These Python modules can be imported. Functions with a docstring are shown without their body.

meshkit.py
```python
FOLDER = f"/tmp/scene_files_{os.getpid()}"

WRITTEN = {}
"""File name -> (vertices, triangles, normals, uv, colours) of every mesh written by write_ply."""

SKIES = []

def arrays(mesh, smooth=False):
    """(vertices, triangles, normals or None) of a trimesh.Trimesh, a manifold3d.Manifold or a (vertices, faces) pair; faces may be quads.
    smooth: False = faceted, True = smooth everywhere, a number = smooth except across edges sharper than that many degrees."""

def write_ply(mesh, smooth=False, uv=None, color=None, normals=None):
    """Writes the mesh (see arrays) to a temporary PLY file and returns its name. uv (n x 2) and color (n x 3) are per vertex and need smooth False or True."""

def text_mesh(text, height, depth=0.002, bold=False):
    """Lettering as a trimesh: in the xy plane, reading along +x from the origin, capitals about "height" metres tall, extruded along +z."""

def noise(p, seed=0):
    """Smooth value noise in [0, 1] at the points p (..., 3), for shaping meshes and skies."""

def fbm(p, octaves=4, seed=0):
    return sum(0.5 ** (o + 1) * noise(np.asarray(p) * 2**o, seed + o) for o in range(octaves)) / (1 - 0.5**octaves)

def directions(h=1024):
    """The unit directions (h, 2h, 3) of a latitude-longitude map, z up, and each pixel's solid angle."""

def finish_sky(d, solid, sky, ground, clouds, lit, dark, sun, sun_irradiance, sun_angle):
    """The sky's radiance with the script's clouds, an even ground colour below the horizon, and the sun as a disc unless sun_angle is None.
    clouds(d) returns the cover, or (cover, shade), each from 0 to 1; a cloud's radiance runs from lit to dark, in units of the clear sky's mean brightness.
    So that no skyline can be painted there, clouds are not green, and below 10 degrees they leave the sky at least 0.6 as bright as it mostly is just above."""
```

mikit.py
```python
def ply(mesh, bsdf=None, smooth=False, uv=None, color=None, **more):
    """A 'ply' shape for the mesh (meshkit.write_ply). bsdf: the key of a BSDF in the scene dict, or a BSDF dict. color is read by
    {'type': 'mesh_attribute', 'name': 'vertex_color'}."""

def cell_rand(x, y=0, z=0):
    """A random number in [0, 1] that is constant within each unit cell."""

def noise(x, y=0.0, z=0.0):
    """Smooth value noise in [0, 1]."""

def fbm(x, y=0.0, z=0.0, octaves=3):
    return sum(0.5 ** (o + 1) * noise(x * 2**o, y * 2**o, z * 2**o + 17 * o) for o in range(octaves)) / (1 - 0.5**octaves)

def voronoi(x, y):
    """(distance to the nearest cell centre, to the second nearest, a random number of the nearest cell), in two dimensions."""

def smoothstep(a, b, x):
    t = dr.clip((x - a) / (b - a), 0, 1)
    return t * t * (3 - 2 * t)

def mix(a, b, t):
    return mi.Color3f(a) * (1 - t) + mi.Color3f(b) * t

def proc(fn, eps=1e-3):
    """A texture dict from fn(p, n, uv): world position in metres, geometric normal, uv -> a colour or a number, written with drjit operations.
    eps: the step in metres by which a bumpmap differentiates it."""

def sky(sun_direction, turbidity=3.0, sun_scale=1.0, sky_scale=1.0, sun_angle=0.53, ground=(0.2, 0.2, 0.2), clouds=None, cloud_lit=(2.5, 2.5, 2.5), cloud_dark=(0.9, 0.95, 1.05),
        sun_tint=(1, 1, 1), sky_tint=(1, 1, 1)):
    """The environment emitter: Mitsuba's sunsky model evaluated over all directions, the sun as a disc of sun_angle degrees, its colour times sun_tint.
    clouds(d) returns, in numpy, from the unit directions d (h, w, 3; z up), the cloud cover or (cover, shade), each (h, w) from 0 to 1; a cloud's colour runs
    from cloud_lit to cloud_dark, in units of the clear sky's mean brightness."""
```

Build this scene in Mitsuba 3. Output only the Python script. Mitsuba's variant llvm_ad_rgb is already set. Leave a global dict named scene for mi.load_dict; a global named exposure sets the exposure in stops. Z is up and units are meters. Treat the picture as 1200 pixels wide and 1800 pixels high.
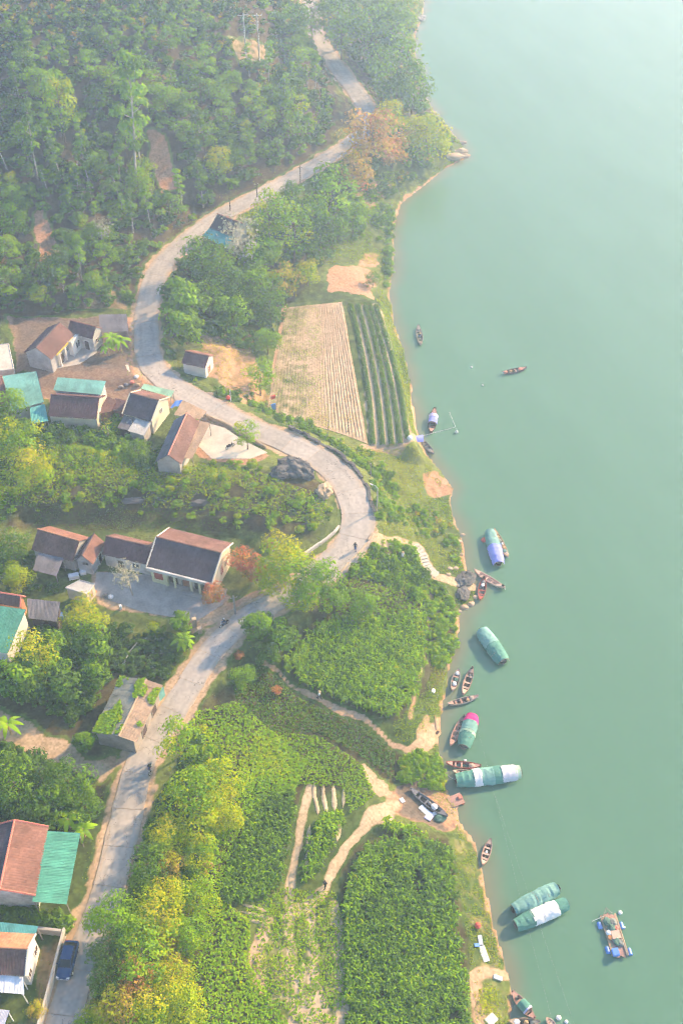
import math, random
import numpy as np, trimesh, shapely, drjit as dr, mitsuba as mi, mikit, meshkit
from scipy.interpolate import LinearNDInterpolator, NearestNDInterpolator, CubicSpline
from scipy.ndimage import gaussian_filter, map_coordinates
from scipy.spatial import cKDTree
from mikit import noise, fbm, smoothstep, mix, cell_rand

# ------------------------------------------------------------------ camera, light, air
CAM_H, PITCH, FOCAL = 130.0, math.radians(46.0), 1900.0       # metres, tilt below the horizon, focal length in photo pixels (1200 x 1800)
SUN = np.array([0.80, 0.60, 0.54])
exposure = 2.86
T = mi.ScalarTransform4f
scene, labels = {}, {}
FWD = np.array([0, math.cos(PITCH), -math.sin(PITCH)]); UPV = np.array([0, math.sin(PITCH), math.cos(PITCH)])
EYE = np.array([0, 0, CAM_H])
HAZE_TOP = CAM_H + 3
scene['haze_medium'] = {'type': 'homogeneous', 'albedo': {'type': 'rgb', 'value': [0.92, 0.945, 0.995]}, 'sigma_t': {'type': 'rgb', 'value': [0.00090, 0.00110, 0.00142]}, 'phase': {'type': 'hg', 'g': 0.62}}
scene['camera'] = {'type': 'perspective', 'fov': math.degrees(2 * math.atan(900 / FOCAL)), 'fov_axis': 'y', 'near_clip': 0.5, 'far_clip': 20000.0,
                   'to_world': T().look_at(origin=EYE.tolist(), target=(EYE + FWD).tolist(), up=[0, 0, 1]), 'medium': {'type': 'ref', 'id': 'haze_medium'}}
scene['sky'] = mikit.sky(SUN, turbidity=3, sun_tint=(1.0, 0.93, 0.84), sky_tint=(0.93, 0.97, 1.10), sun_scale=1.2, sky_scale=1.42, sun_angle=2.5)
scene['haze'] = {'type': 'cube', 'to_world': T().translate([0, 0, (HAZE_TOP - 9) / 2]).scale([3300, 3300, (HAZE_TOP + 9) / 2]),
                 'bsdf': {'type': 'null'}, 'interior': {'type': 'ref', 'id': 'haze_medium'}}
labels['haze'] = {'label': 'pale morning haze lying over the river valley', 'category': 'haze', 'kind': 'stuff'}

# ------------------------------------------------------------------ palette and materials
PAL = {}
def pal(name, r, g, b, dirt=0.25): PAL[name] = (len(PAL), r, g, b, dirt)
for row in """cream 0.68 0.61 0.48 .25|white 0.70 0.69 0.66 .25|dirty_white 0.52 0.52 0.50 .45|old_tile 0.195 0.105 0.09 .5|red_tile 0.27 0.135 0.105 .45|orange_tile 0.50 0.24 0.14 .35
dark_tile 0.085 0.065 0.085 .35|maroon_tile 0.135 0.07 0.078 .4|slate 0.17 0.17 0.20 .35|asbestos 0.42 0.43 0.45 .45|teal_sheet 0.10 0.34 0.31 .22|green_sheet 0.10 0.36 0.27 .42|light_green_sheet 0.32 0.58 0.42 .42
turquoise_sheet 0.10 0.38 0.38 .42|aqua_sheet 0.16 0.40 0.37 .42|tan_sheet 0.45 0.33 0.23 .45|blue_tarp 0.10 0.25 0.68 .15|white_tarp 0.78 0.80 0.83 .12|grey_tarp 0.55 0.58 0.68 .2|green_tarp 0.095 0.28 0.23 .3|pale_green_tarp 0.42 0.60 0.45 .2
sea_tarp 0.19 0.40 0.37 .3|pink_cloth 0.80 0.04 0.26 .1|lilac_tarp 0.55 0.55 0.85 .1|indigo 0.28 0.33 0.85 .12|concrete 0.42 0.39 0.36 .35|pale_concrete 0.58 0.54 0.47 .3|dark_stone 0.13 0.125 0.125 .5|tan_stone 0.46 0.36 0.25 .4
bark 0.16 0.12 0.085 .4|pale_bark 0.50 0.45 0.38 .3|grey_wood 0.30 0.27 0.24 .4|tan_wood 0.46 0.34 0.22 .35|pink_wood 0.45 0.27 0.22 .35|red_wood 0.30 0.08 0.07 .3|dark_wood 0.085 0.06 0.055 .4|bow_wood 0.55 0.40 0.32 .3|black 0.02 0.02 0.022 .1|glass_dark 0.03 0.04 0.05 .05
door_red 0.38 0.07 0.05 .2|pale_yellow 0.68 0.66 0.42 .2|yellow_trim 0.75 0.55 0.06 .15|brick_red 0.38 0.17 0.11 .35|car_blue 0.015 0.055 0.17 .05|car_glass 0.02 0.025 0.035 .02|chrome 0.7 0.7 0.7 .05|tyre 0.02 0.02 0.02 .1
skin 0.45 0.27 0.18 .05|cloth_dark 0.04 0.045 0.06 .1|cloth_white 0.75 0.75 0.75 .08|cloth_blue 0.06 0.10 0.28 .1|cloth_red 0.5 0.06 0.05 .1|net_green 0.10 0.20 0.16 .5|net_grey 0.22 0.24 0.22 .5|barrel_blue 0.12 0.28 0.75 .1|buoy_white 0.85 0.85 0.85 .05
red_float 0.70 0.10 0.07 .1|orange_box 0.65 0.28 0.10 .2|twig 0.24 0.17 0.13 .3|rope 0.60 0.62 0.58 .1|coral 0.62 0.22 0.17 .2|steel_white 0.68 0.68 0.66 .2|straw 0.55 0.42 0.22 .4|basket 0.42 0.28 0.14 .4|mossy_sheet 0.30 0.30 0.24 .6|line_grey 0.30 0.36 0.32 .1""".replace('\n', '|').split('|'):
    w = row.split(); pal(w[0], *map(float, w[1:]))
LUT = np.array([v[1:] for v in sorted(PAL.values())])
NP = len(LUT)
LR, LG, LB, LD = (mi.Float(np.ascontiguousarray(LUT[:, k]).astype(np.float32)) for k in range(4))
def paint_fn(p, n, uv):
    i = mi.UInt32(dr.clip(uv.x * NP, 0, NP - 1))
    c = mi.Color3f(dr.gather(mi.Float, LR, i), dr.gather(mi.Float, LG, i), dr.gather(mi.Float, LB, i))
    d = dr.gather(mi.Float, LD, i)
    f = 0.55 * noise(p.x * 1.1, p.y * 1.1, p.z * 1.1) + 0.45 * noise(p.x * 5.3, p.y * 5.3, p.z * 3.1)
    f = 0.65 * f + 0.35 * smoothstep(0.25, 0.75, fbm(p.x * 0.42 + 5, p.y * 0.42, p.z * 0.3, 3))
    return c * (1 + d * (1.9 * f - 1.05)) * (0.86 + 0.28 * uv.y)
scene['paint'] = {'type': 'twosided', 'b': {'type': 'principled', 'base_color': mikit.proc(paint_fn), 'roughness': 0.75, 'specular': 0.3}}
scene['gloss'] = {'type': 'twosided', 'b': {'type': 'principled', 'base_color': mikit.proc(paint_fn), 'roughness': 0.32, 'specular': 0.5}}

def leaf_fn(p, n, uv):
    h = uv.x + dr.select(uv.x < 0.6, 0.035, 0.0) + 0.10 * (noise(p.x * 0.23, p.y * 0.23, p.z * 0.2) - 0.5)
    c = mix([0.042, 0.082, 0.042], [0.105, 0.205, 0.036], smoothstep(0.0, 0.25, h))
    c = mix(c, [0.255, 0.455, 0.022], smoothstep(0.25, 0.5, h))
    c = mix(c, [0.53, 0.55, 0.015], smoothstep(0.5, 0.7, h))
    c = mix(c, [0.52, 0.36, 0.09], smoothstep(0.7, 0.85, h))
    c = mix(c, [0.56, 0.18, 0.11], smoothstep(0.85, 1.0, h))
    c = mix(c, [0.46, 0.46, 0.33], smoothstep(1.05, 1.2, h))
    return c * (0.62 + 0.76 * uv.y)
scene['leaf'] = {'type': 'principledthin', 'base_color': mikit.proc(leaf_fn), 'roughness': 0.55, 'spec_trans': 0.0, 'diff_trans': 0.6, 'eta': 1.4}

def ground_fn(p, n, uv):
    a = fbm(p.x * 0.9, p.y * 0.9, p.z * 0.9, 3); b = noise(p.x * 4.1, p.y * 4.1, p.z * 4.1); g = noise(p.x * 0.11 + 7, p.y * 0.11)
    litter = mix([0.055, 0.05, 0.03], [0.10, 0.075, 0.045], a)
    grass = mix([0.06, 0.105, 0.03], [0.16, 0.20, 0.05], smoothstep(0.25, 0.75, 0.55 * a + 0.45 * g))
    red = mix([0.36, 0.19, 0.11], [0.50, 0.30, 0.19], a)
    pale = mix([0.42, 0.34, 0.22], [0.56, 0.475, 0.33], a)
    mud = mix([0.12, 0.10, 0.085], [0.19, 0.155, 0.125], a)
    soil = mix(mud, red, smoothstep(0.0, 0.5, uv.y)); soil = mix(soil, pale, smoothstep(0.5, 1.0, uv.y))
    k = uv.x + 0.22 * (a - 0.5)
    c = mix(litter, grass, smoothstep(0.15, 0.42, k)); c = mix(c, soil, smoothstep(0.58, 0.85, k))
    return c * (0.75 + 0.5 * b)
scene['ground_mat'] = {'type': 'twosided', 'b': {'type': 'principled', 'base_color': mikit.proc(ground_fn), 'roughness': 0.95, 'specular': 0.1}}

def road_fn(p, n, uv):
    a = fbm(p.x * 0.35, p.y * 0.35, 3, 3); b = noise(p.x * 3.0, p.y * 3.0); e = dr.abs(uv.x - 0.5) * 2
    c = mix([0.36, 0.335, 0.31], [0.49, 0.455, 0.415], a) * (0.88 + 0.24 * uv.y)
    dust = smoothstep(0.72, 1.0, e + 0.5 * (a - 0.5) + 0.2 * (b - 0.5))
    ck = dr.abs(fbm(p.x * 0.55 + 3, p.y * 0.55, 1, 4) - 0.5); c = c * (1 - 0.45 * smoothstep(0.012, 0.0, ck) * smoothstep(0.35, 0.7, noise(p.x * 0.2, p.y * 0.2, 4)))
    wheel = smoothstep(0.25, 0.0, dr.abs(e - 0.48)) * 0.10
    return mix(c * (1 - wheel), [0.42, 0.33, 0.24], 0.6 * dust) * (0.9 + 0.2 * b)
scene['road_mat'] = {'type': 'twosided', 'b': {'type': 'principled', 'base_color': mikit.proc(road_fn), 'roughness': 0.9, 'specular': 0.15}}

def water_fn(p, n, uv):
    a = fbm(p.x * 0.10 + 0.03 * p.y, p.y * 0.035, 0, 4)
    deep = mix([0.094, 0.210, 0.132], [0.102, 0.224, 0.144], smoothstep(0.2, 0.8, a))
    shal = mix([0.16, 0.175, 0.115], [0.20, 0.19, 0.125], a)
    d = uv.x + 1.6 * (noise(p.x * 0.3, p.y * 0.3) - 0.5)
    return mix(shal, deep, smoothstep(-0.8, 3.6, d))
def ripple_fn(p, n, uv):
    return fbm(p.x * 1.3 + 0.4 * p.y, p.y * 2.1, 0, 3) * 0.5 + noise(p.x * 6.0, p.y * 8.0) * 0.12
scene['water_mat'] = {'type': 'bumpmap', 'scale': 0.06, 'arbitrary': mikit.proc(ripple_fn, eps=0.02),
                      'b': {'type': 'principled', 'base_color': mikit.proc(water_fn), 'roughness': 0.07, 'specular': 0.5}}

# ------------------------------------------------------------------ photo pixel -> point of the place
def ray(px, py):
    d = FWD * FOCAL + np.array([1.0, 0, 0]) * (px - 600) - UPV * (py - 900)
    return d / np.linalg.norm(d)
def at_z(px, py, z):
    d = ray(px, py); return EYE + d * ((z - CAM_H) / d[2])

SHORE = [(800,-150),(765,-60),(745,0),(742,30),(730,55),(727,80),(735,125),(745,170),(775,215),(808,248),(821,277),(782,295),(752,320),(703,358),(690,400),(692,440),(687,488),(683,517),(692,576),(708,613),(721,667),(723,709),(730,763),
 (752,805),(773,828),(796,859),(790,880),(797,917),(810,947),(817,1001),(838,1030),(836,1055),(804,1072),(804,1126),(792,1155),(787,1175),(781,1217),(771,1267),(769,1317),(781,1358),(784,1392),(806,1412),(805,1442),(812,1454),(832,1483),(836,1500),
 (846,1537),(862,1617),(875,1658),(896,1733),(897,1800),(903,1900),(905,2000)]
ROAD = [(70,1900,6.5),(112,1800,6.5),(138,1700,6.5),(180,1600,6.5),(208,1500,6.6),(230,1400,6.8),(245,1340,7.0),(280,1285,7.2),(317,1232,7.3),(342,1190,7.4),(380,1132,7.6),(425,1095,7.8),(485,1053,8.0),(548,1018,8.1),(584,993,8.2),(617,962,8.3),(632,925,8.4),
 (628,885,8.6),(614,856,8.8),(582,820,9.0),(545,796,9.1),(500,776,9.2),(480,768,9.3),(431,747,9.4),(396,729,9.5),(353,705,9.6),(322,690,9.7),(285,665,9.8),(264,640,9.9),(258,600,10),(258,550,10.1),(268,500,10.3),(287,462,10.4),(325,425,10.5),(360,398,10.6),
 (404,370,10.7),(460,342,10.8),(527,306,10.8),(585,272,10.8),(632,240,10.8),(648,210,10.8),(632,170,10.9),(600,128,11.2),(572,90,11.6),(552,50,12.0),(545,0,12.5),(560,-80,13)]
ctrl = [(0,150,32),(0,300,22),(0,450,16),(0,0,42),(100,0,40),(300,0,38),(100,150,32),(250,100,33),(300,200,25),(200,300,19),(100,300,22),(250,370,14),(300,300,17),(450,280,14),(400,200,20),(450,120,25),(520,120,18),(545,210,13.5),(450,0,32),(515,0,22),
 (300,-120,47),(0,-120,48),(500,-120,30),(640,-120,11),(720,-120,5),(600,30,13),(660,60,11),(718,20,3),(700,120,7),(690,190,7.5),(722,240,5),(770,250,2.5),(690,290,5),(650,330,4.5),(600,335,7.5),(665,400,2.5),(620,390,4),
 (60,450,15),(200,430,13.5),(280,400,12.5),(130,535,12.5),(0,560,12),(120,620,10.6),(200,590,10.5),(40,690,10),(130,710,10),(20,620,10.6),(0,720,9.8),(70,750,9.8),(300,760,9.8),(420,785,9.3),(300,800,10.3),(150,800,11),(300,840,11),(480,810,10.2),(450,860,10.8),(150,860,10.5),(540,850,10.4),
 (40,850,10),(40,930,8.2),(300,905,8.0),(480,930,8.6),(560,915,9.2),(150,905,8),(0,1000,7.4),(100,960,7.4),(330,990,7.4),(200,1040,7.3),(300,1075,7.3),(430,1000,7.8),(400,1060,7.6),(280,1110,6.6),(300,1160,5.9),(200,1150,6.0),(100,1150,6.8),(0,1100,7.2),(30,1250,7),(200,1260,7),(120,1320,6.8),(0,1400,6.7),
 (60,1520,6.5),(0,1650,6.5),(0,1800,6.5),(0,1900,6.5),(130,1450,6.6),
 (320,545,8.4),(410,605,7.2),(335,640,8.9),(420,690,7.6),(350,660,9),(450,640,6),(470,690,6),(500,740,6.6),(420,480,8.4),(500,430,7),(560,430,5),(600,420,4),(400,410,9.5),(620,470,3.8),(640,515,3.6),(505,540,4.8),(600,533,4.2),(480,720,5),(560,745,4.9),(640,780,4.2),(700,775,3.2),(655,540,3.6),(705,700,3.0),
 (600,790,5.2),(560,768,7.2),(700,820,2.8),(690,880,4),(745,885,2.2),(680,940,6.4),(655,905,7.6),(740,960,3.6),(790,1010,1.3),(645,820,5.6),(690,1000,4.6),(750,1060,3.2),(640,1090,4.6),(560,1100,5.6),(500,1160,5.4),(600,1180,4),(700,1250,3),(760,1180,2),(750,1270,1.8),
 (420,1180,5.8),(450,1240,4.6),(350,1280,6.4),(540,1260,3.2),(640,1300,2.6),(690,1350,1.4),(620,1250,3.4),(740,1340,1.6),(600,1350,3.4),(740,1400,0.8),(700,1400,0.9),(760,1450,0.8),(660,1400,2.6),(700,1450,2.4),(790,1475,2.0),(330,1400,5.6),(450,1350,4.4),(420,1450,4.2),(300,1500,5.8),(350,1600,4.6),(250,1600,5.8),(250,1750,5.8),(400,1750,3.8),(500,1650,3.4),
 (560,1550,3.2),(650,1600,3),(800,1600,2.3),(640,1780,3),(820,1780,2.0),(700,1900,2.8),(400,1900,3.5),(850,1900,1.8),(835,1620,1.5),(855,1740,1.3)]
shore = np.array([at_z(x, y, 0)[:2] for x, y in SHORE])
def resample(p, step):
    p = np.asarray(p, float); s = np.r_[0, np.cumsum(np.linalg.norm(np.diff(p[:, :2], axis=0), axis=1))]
    q = np.linspace(0, s[-1], max(2, int(round(s[-1] / step)) + 1))
    return np.stack([np.interp(q, s, p[:, k]) for k in range(p.shape[1])], 1)
def spline(p, step):
    p = np.asarray(p, float); s = np.r_[0, np.cumsum(np.linalg.norm(np.diff(p[:, :2], axis=0), axis=1))]
    q = np.linspace(0, s[-1], int(round(s[-1] / step)) + 1)
    return CubicSpline(s, gaussian_filter(p, [0.01, 0]))(q)
road_c = spline([at_z(*r) for r in ROAD], 0.5)
road_c = gaussian_filter(road_c, [5, 0])
road_c = resample(road_c, 0.5)
ROAD_HW = 2.15
pts = [at_z(*c) for c in ctrl]
pts += [np.r_[p, 0.0] for p in resample(shore, 1.5)]
sn = np.gradient(resample(shore, 3.0), axis=0); sn = np.stack([-sn[:, 1], sn[:, 0]], 1) / np.linalg.norm(sn, axis=1, keepdims=True)   # to the river side
for p, n in zip(resample(shore, 3.0), sn):
    pts.append([*(p + 4 * n), -1.0]); pts.append([*(p + 14 * n), -3.0])
pts += list(road_c[::6])
for k in range(0, len(road_c), 8):
    t = road_c[min(k + 1, len(road_c) - 1)] - road_c[max(k - 1, 0)]; n = np.array([-t[1], t[0]]) / math.hypot(t[0], t[1])
    for s in (-3.6, 3.6): pts.append([*(road_c[k][:2] + s * n), road_c[k][2] - 0.05])
pts = np.array(pts)
GX0, GX1, GY0, GY1, GS = -135.0, 70.0, 30.0, 400.0, 0.5
gx = np.arange(GX0, GX1 + 1e-6, GS); gy = np.arange(GY0, GY1 + 1e-6, GS)
XX, YY = np.meshgrid(gx, gy, indexing='ij'); flat = np.stack([XX.ravel(), YY.ravel()], 1)
HH = LinearNDInterpolator(pts[:, :2], pts[:, 2])(flat); NN = NearestNDInterpolator(pts[:, :2], pts[:, 2])(flat)
HH = np.where(np.isnan(HH), NN, HH).reshape(XX.shape)
HH = gaussian_filter(HH, 3.0)
hill = np.clip((HH - 12) / 10, 0, 1)
HH = HH + hill * 2.2 * (meshkit.fbm(np.stack([XX / 14, YY / 14, XX * 0], -1), 3, 5) - 0.5)
HH = HH + 0.30 * (meshkit.fbm(np.stack([XX / 2.6, YY / 2.6, XX * 0 + 3], -1), 3, 2) - 0.5)
land = shapely.Polygon(np.vstack([shore, [[shore[-1][0], -500], [-4000, -500], [-4000, 4000], [shore[0][0], 4000]]]))
shapely.prepare(land)
PT = shapely.points(flat); line = shapely.LineString(shore)
SD = (shapely.distance(line, PT) * np.where(shapely.contains_xy(land, flat[:, 0], flat[:, 1]), 1, -1)).reshape(XX.shape)
HH = np.where(SD > 0, np.maximum(HH, 0.04 + np.minimum(SD * 0.22, 0.7)), np.minimum(HH, -0.04 - np.minimum(-SD * 0.2, 2.5)))
def flatten(mask, z):
    global HH
    HH = HH * (1 - mask) + z * mask
def sstep(a, b, x):
    t = np.clip((x - a) / (b - a), 0, 1); return t * t * (3 - 2 * t)
tree_r = cKDTree(road_c[:, :2]); RD, RI = tree_r.query(flat); RD = RD.reshape(XX.shape); RZ = road_c[RI, 2].reshape(XX.shape)
PADS = []          # (pixel polygon, height): level ground under houses and yards
for poly, z in [([(40,1560),(-60,1570),(-60,1420),(30,1430),(150,1455),(145,1600)],6.55),([(-60,1600),(120,1640),(75,1800),(-60,1900)],6.5),([(50,920),(430,950),(400,1060),(330,1090),(160,1050),(50,1020)],7.35),([(-40,1030),(110,1040),(110,1110),(40,1160),(-40,1170)],7.2),
                ([(-20,640),(90,640),(250,660),(330,690),(480,790),(420,815),(250,800),(70,760),(-20,750)],9.75),([(30,560),(180,540),(240,560),(240,660),(60,660)],10.55),([(300,605),(385,615),(380,670),(300,660)],8.9),([(345,365),(430,380),(420,440),(340,430)],10.2),
                ([(165,1180),(280,1180),(290,1310),(160,1310)],7.1),([(500,535),(660,530),(720,780),(465,725)],4.3)]:
    w = np.array([at_z(x, y, z)[:2] for x, y in poly]); P = shapely.Polygon(w)
    d = shapely.distance(P, PT).reshape(XX.shape); flatten(sstep(3.0, 0.3, d), z)
    PADS.append(P)
flatten(sstep(ROAD_HW + 2.6, ROAD_HW + 0.5, RD), RZ - 0.06)
def ground(x, y):
    return map_coordinates(HH, [(np.atleast_1d(x) - GX0) / GS, (np.atleast_1d(y) - GY0) / GS], order=1, mode='nearest')
MARCH = np.linspace(60, 520, 3000)
def at(px, py, h=0.0):
    """The first point on the ray through the photo's pixel that stands h metres above the ground (or the water)."""
    d = ray(px, py); P = EYE + MARCH[:, None] * d
    g = P[:, 2] - np.maximum(ground(P[:, 0], P[:, 1]), 0) - h
    k = np.nonzero(g < 0)[0]
    if not len(k): return P[-1]
    k = max(k[0], 1); f = g[k - 1] / (g[k - 1] - g[k]); return P[k - 1] + f * (P[k] - P[k - 1])
def poly_w(px): return shapely.Polygon([at(x, y)[:2] for x, y in px]).buffer(0)

# ------------------------------------------------------------------ helpers: meshes and entries
def key_for(name, parent=None):
    base = (parent + '__' if parent else '') + name; k, i = base, 0
    while k in scene or k in labels or k in USED: i += 1; k = f'{base}_{i:03d}'
    USED.add(k); return k
USED = set()
def tag(k, label=None, cat=None, group=None, kind=None):
    d = labels.setdefault(k, {})
    for a, b in (('label', label), ('category', cat), ('group', group), ('kind', kind)):
        if b: d[a] = b
    return k
def thing(name, label, cat, group=None): return tag(key_for(name), label, cat, group)
class MB:
    """Collects pieces of one mesh; every piece carries its palette colour in uv."""
    def __init__(s): s.v, s.f, s.u, s.n = [], [], [], 0
    def add(s, v, f, col=None, uv=None, tone=0.5):
        v = np.asarray(v, float); f = np.asarray(f, int)
        if f.shape[1] == 4: f = np.vstack([f[:, [0, 1, 2]], f[:, [0, 2, 3]]])
        if uv is None: uv = np.tile([(PAL[col][0] + 0.5) / NP, tone], (len(v), 1))
        s.v.append(v); s.f.append(f + s.n); s.u.append(uv); s.n += len(v); return s
    def mesh(s): return trimesh.Trimesh(np.vstack(s.v), np.vstack(s.f), process=False), np.vstack(s.u)
    def put(s, name, parent=None, bsdf='paint', smooth=False, **lab):
        m, uv = s.mesh(); k = key_for(name, parent); scene[k] = mikit.ply(m, bsdf, smooth=smooth is True, uv=uv)
        if lab: tag(k, **lab)
        return k
BOXF = np.array([[0, 2, 3, 1], [4, 5, 7, 6], [0, 1, 5, 4], [2, 6, 7, 3], [0, 4, 6, 2], [1, 3, 7, 5]])
BOXV = np.array([[x, y, z] for x in (-.5, .5) for y in (-.5, .5) for z in (-.5, .5)])
def box(c, s, R=None, taper=1.0):
    v = BOXV * np.asarray(s, float)
    v[BOXV[:, 2] > 0, :2] *= taper
    if R is not None: v = v @ np.asarray(R).T
    return v + np.asarray(c, float), BOXF
def rotz(a): c, s = math.cos(a), math.sin(a); return np.array([[c, -s, 0], [s, c, 0], [0, 0, 1]])
def tube(pts_, rad, n=6, cap=True):
    p = np.asarray(pts_, float); r = np.broadcast_to(rad, (len(p),)); t = np.gradient(p, axis=0); t /= np.linalg.norm(t, axis=1, keepdims=True) + 1e-12
    a = np.cross(t, np.where(np.abs(t[:, 2:]) < 0.9, [0, 0, 1.0], [1.0, 0, 0])); a /= np.linalg.norm(a, axis=1, keepdims=True) + 1e-12; b = np.cross(t, a)
    th = np.arange(n) * 2 * np.pi / n
    v = (p[:, None] + r[:, None, None] * (np.cos(th)[None, :, None] * a[:, None] + np.sin(th)[None, :, None] * b[:, None])).reshape(-1, 3)
    i, j = np.meshgrid(np.arange(len(p) - 1), np.arange(n), indexing='ij')
    f = np.stack([i * n + j, i * n + (j + 1) % n, (i + 1) * n + (j + 1) % n, (i + 1) * n + j], -1).reshape(-1, 4)
    f = np.vstack([f[:, [0, 1, 2]], f[:, [0, 2, 3]]])
    if cap:
        k = len(v); v = np.vstack([v, p[:1], p[-1:]]); j = np.arange(n)
        f = np.vstack([f, np.stack([j * 0 + k, (j + 1) % n, j], 1), np.stack([j * 0 + k + 1, j + (len(p) - 1) * n, (j + 1) % n + (len(p) - 1) * n], 1)])
    return v, f
def gridmesh(P):
    """A (m, n, 3) lattice of points as a sheet."""
    m, n = P.shape[:2]; i, j = np.meshgrid(np.arange(m - 1), np.arange(n - 1), indexing='ij')
    f = np.stack([i * n + j, (i + 1) * n + j, (i + 1) * n + j + 1, i * n + j + 1], -1).reshape(-1, 4); return P.reshape(-1, 3), f
def ico(c, r, sub=2, rough=0.0, seed=0, freq=1.0):
    m = trimesh.creation.icosphere(sub); v = np.array(m.vertices)
    if rough: v = v * (1 + rough * (meshkit.fbm(v * freq + seed * 3.7, 3, seed) - 0.5))[:, None] * 1.0
    return v * np.asarray(r, float) + np.asarray(c, float), np.array(m.faces)

# ------------------------------------------------------------------ the setting: ground, water, road
SOIL = np.full(XX.shape, 0.36); TYPE = np.full(XX.shape, 0.62)
def splat(poly_px, soil, typ=None, soft=1.0, world=None, wobble=2.6):
    P = world if world is not None else poly_w(poly_px); x0, y0, x1, y1 = P.buffer(soft + 1).bounds
    i0, i1 = max(0, int((x0 - GX0) / GS)), int((x1 - GX0) / GS) + 2; j0, j1 = max(0, int((y0 - GY0) / GS)), int((y1 - GY0) / GS) + 2
    sx, sy = XX[i0:i1, j0:j1], YY[i0:i1, j0:j1]
    if not sx.size: return
    d = np.where(shapely.contains_xy(P, sx.ravel(), sy.ravel()), -1, 1) * shapely.distance(P.boundary, shapely.points(sx.ravel(), sy.ravel())); wob = (meshkit.fbm(np.stack([sx / 2.2, sy / 2.2, sx * 0 + 4], -1), 3, 11) - 0.5) * wobble; m = sstep(soft, -0.2, d.reshape(sx.shape) + wob)
    SOIL[i0:i1, j0:j1] = SOIL[i0:i1, j0:j1] * (1 - m) + soil * m
    if typ is not None: TYPE[i0:i1, j0:j1] = TYPE[i0:i1, j0:j1] * (1 - m) + typ * m
def trail(px, width, soil=0.95, typ=0.8, soft=0.5):
    splat(None, soil, typ, soft, shapely.LineString([at(x, y)[:2] for x, y in px]).buffer(width / 2), 0.8)
HILL = [(-60,-60),(540,-60),(560,90),(590,190),(570,255),(450,318),(370,362),(300,405),(255,460),(228,540),(170,535),(60,555),(-60,560)]
splat(HILL, 0.16, 0.5, 3)
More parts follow.
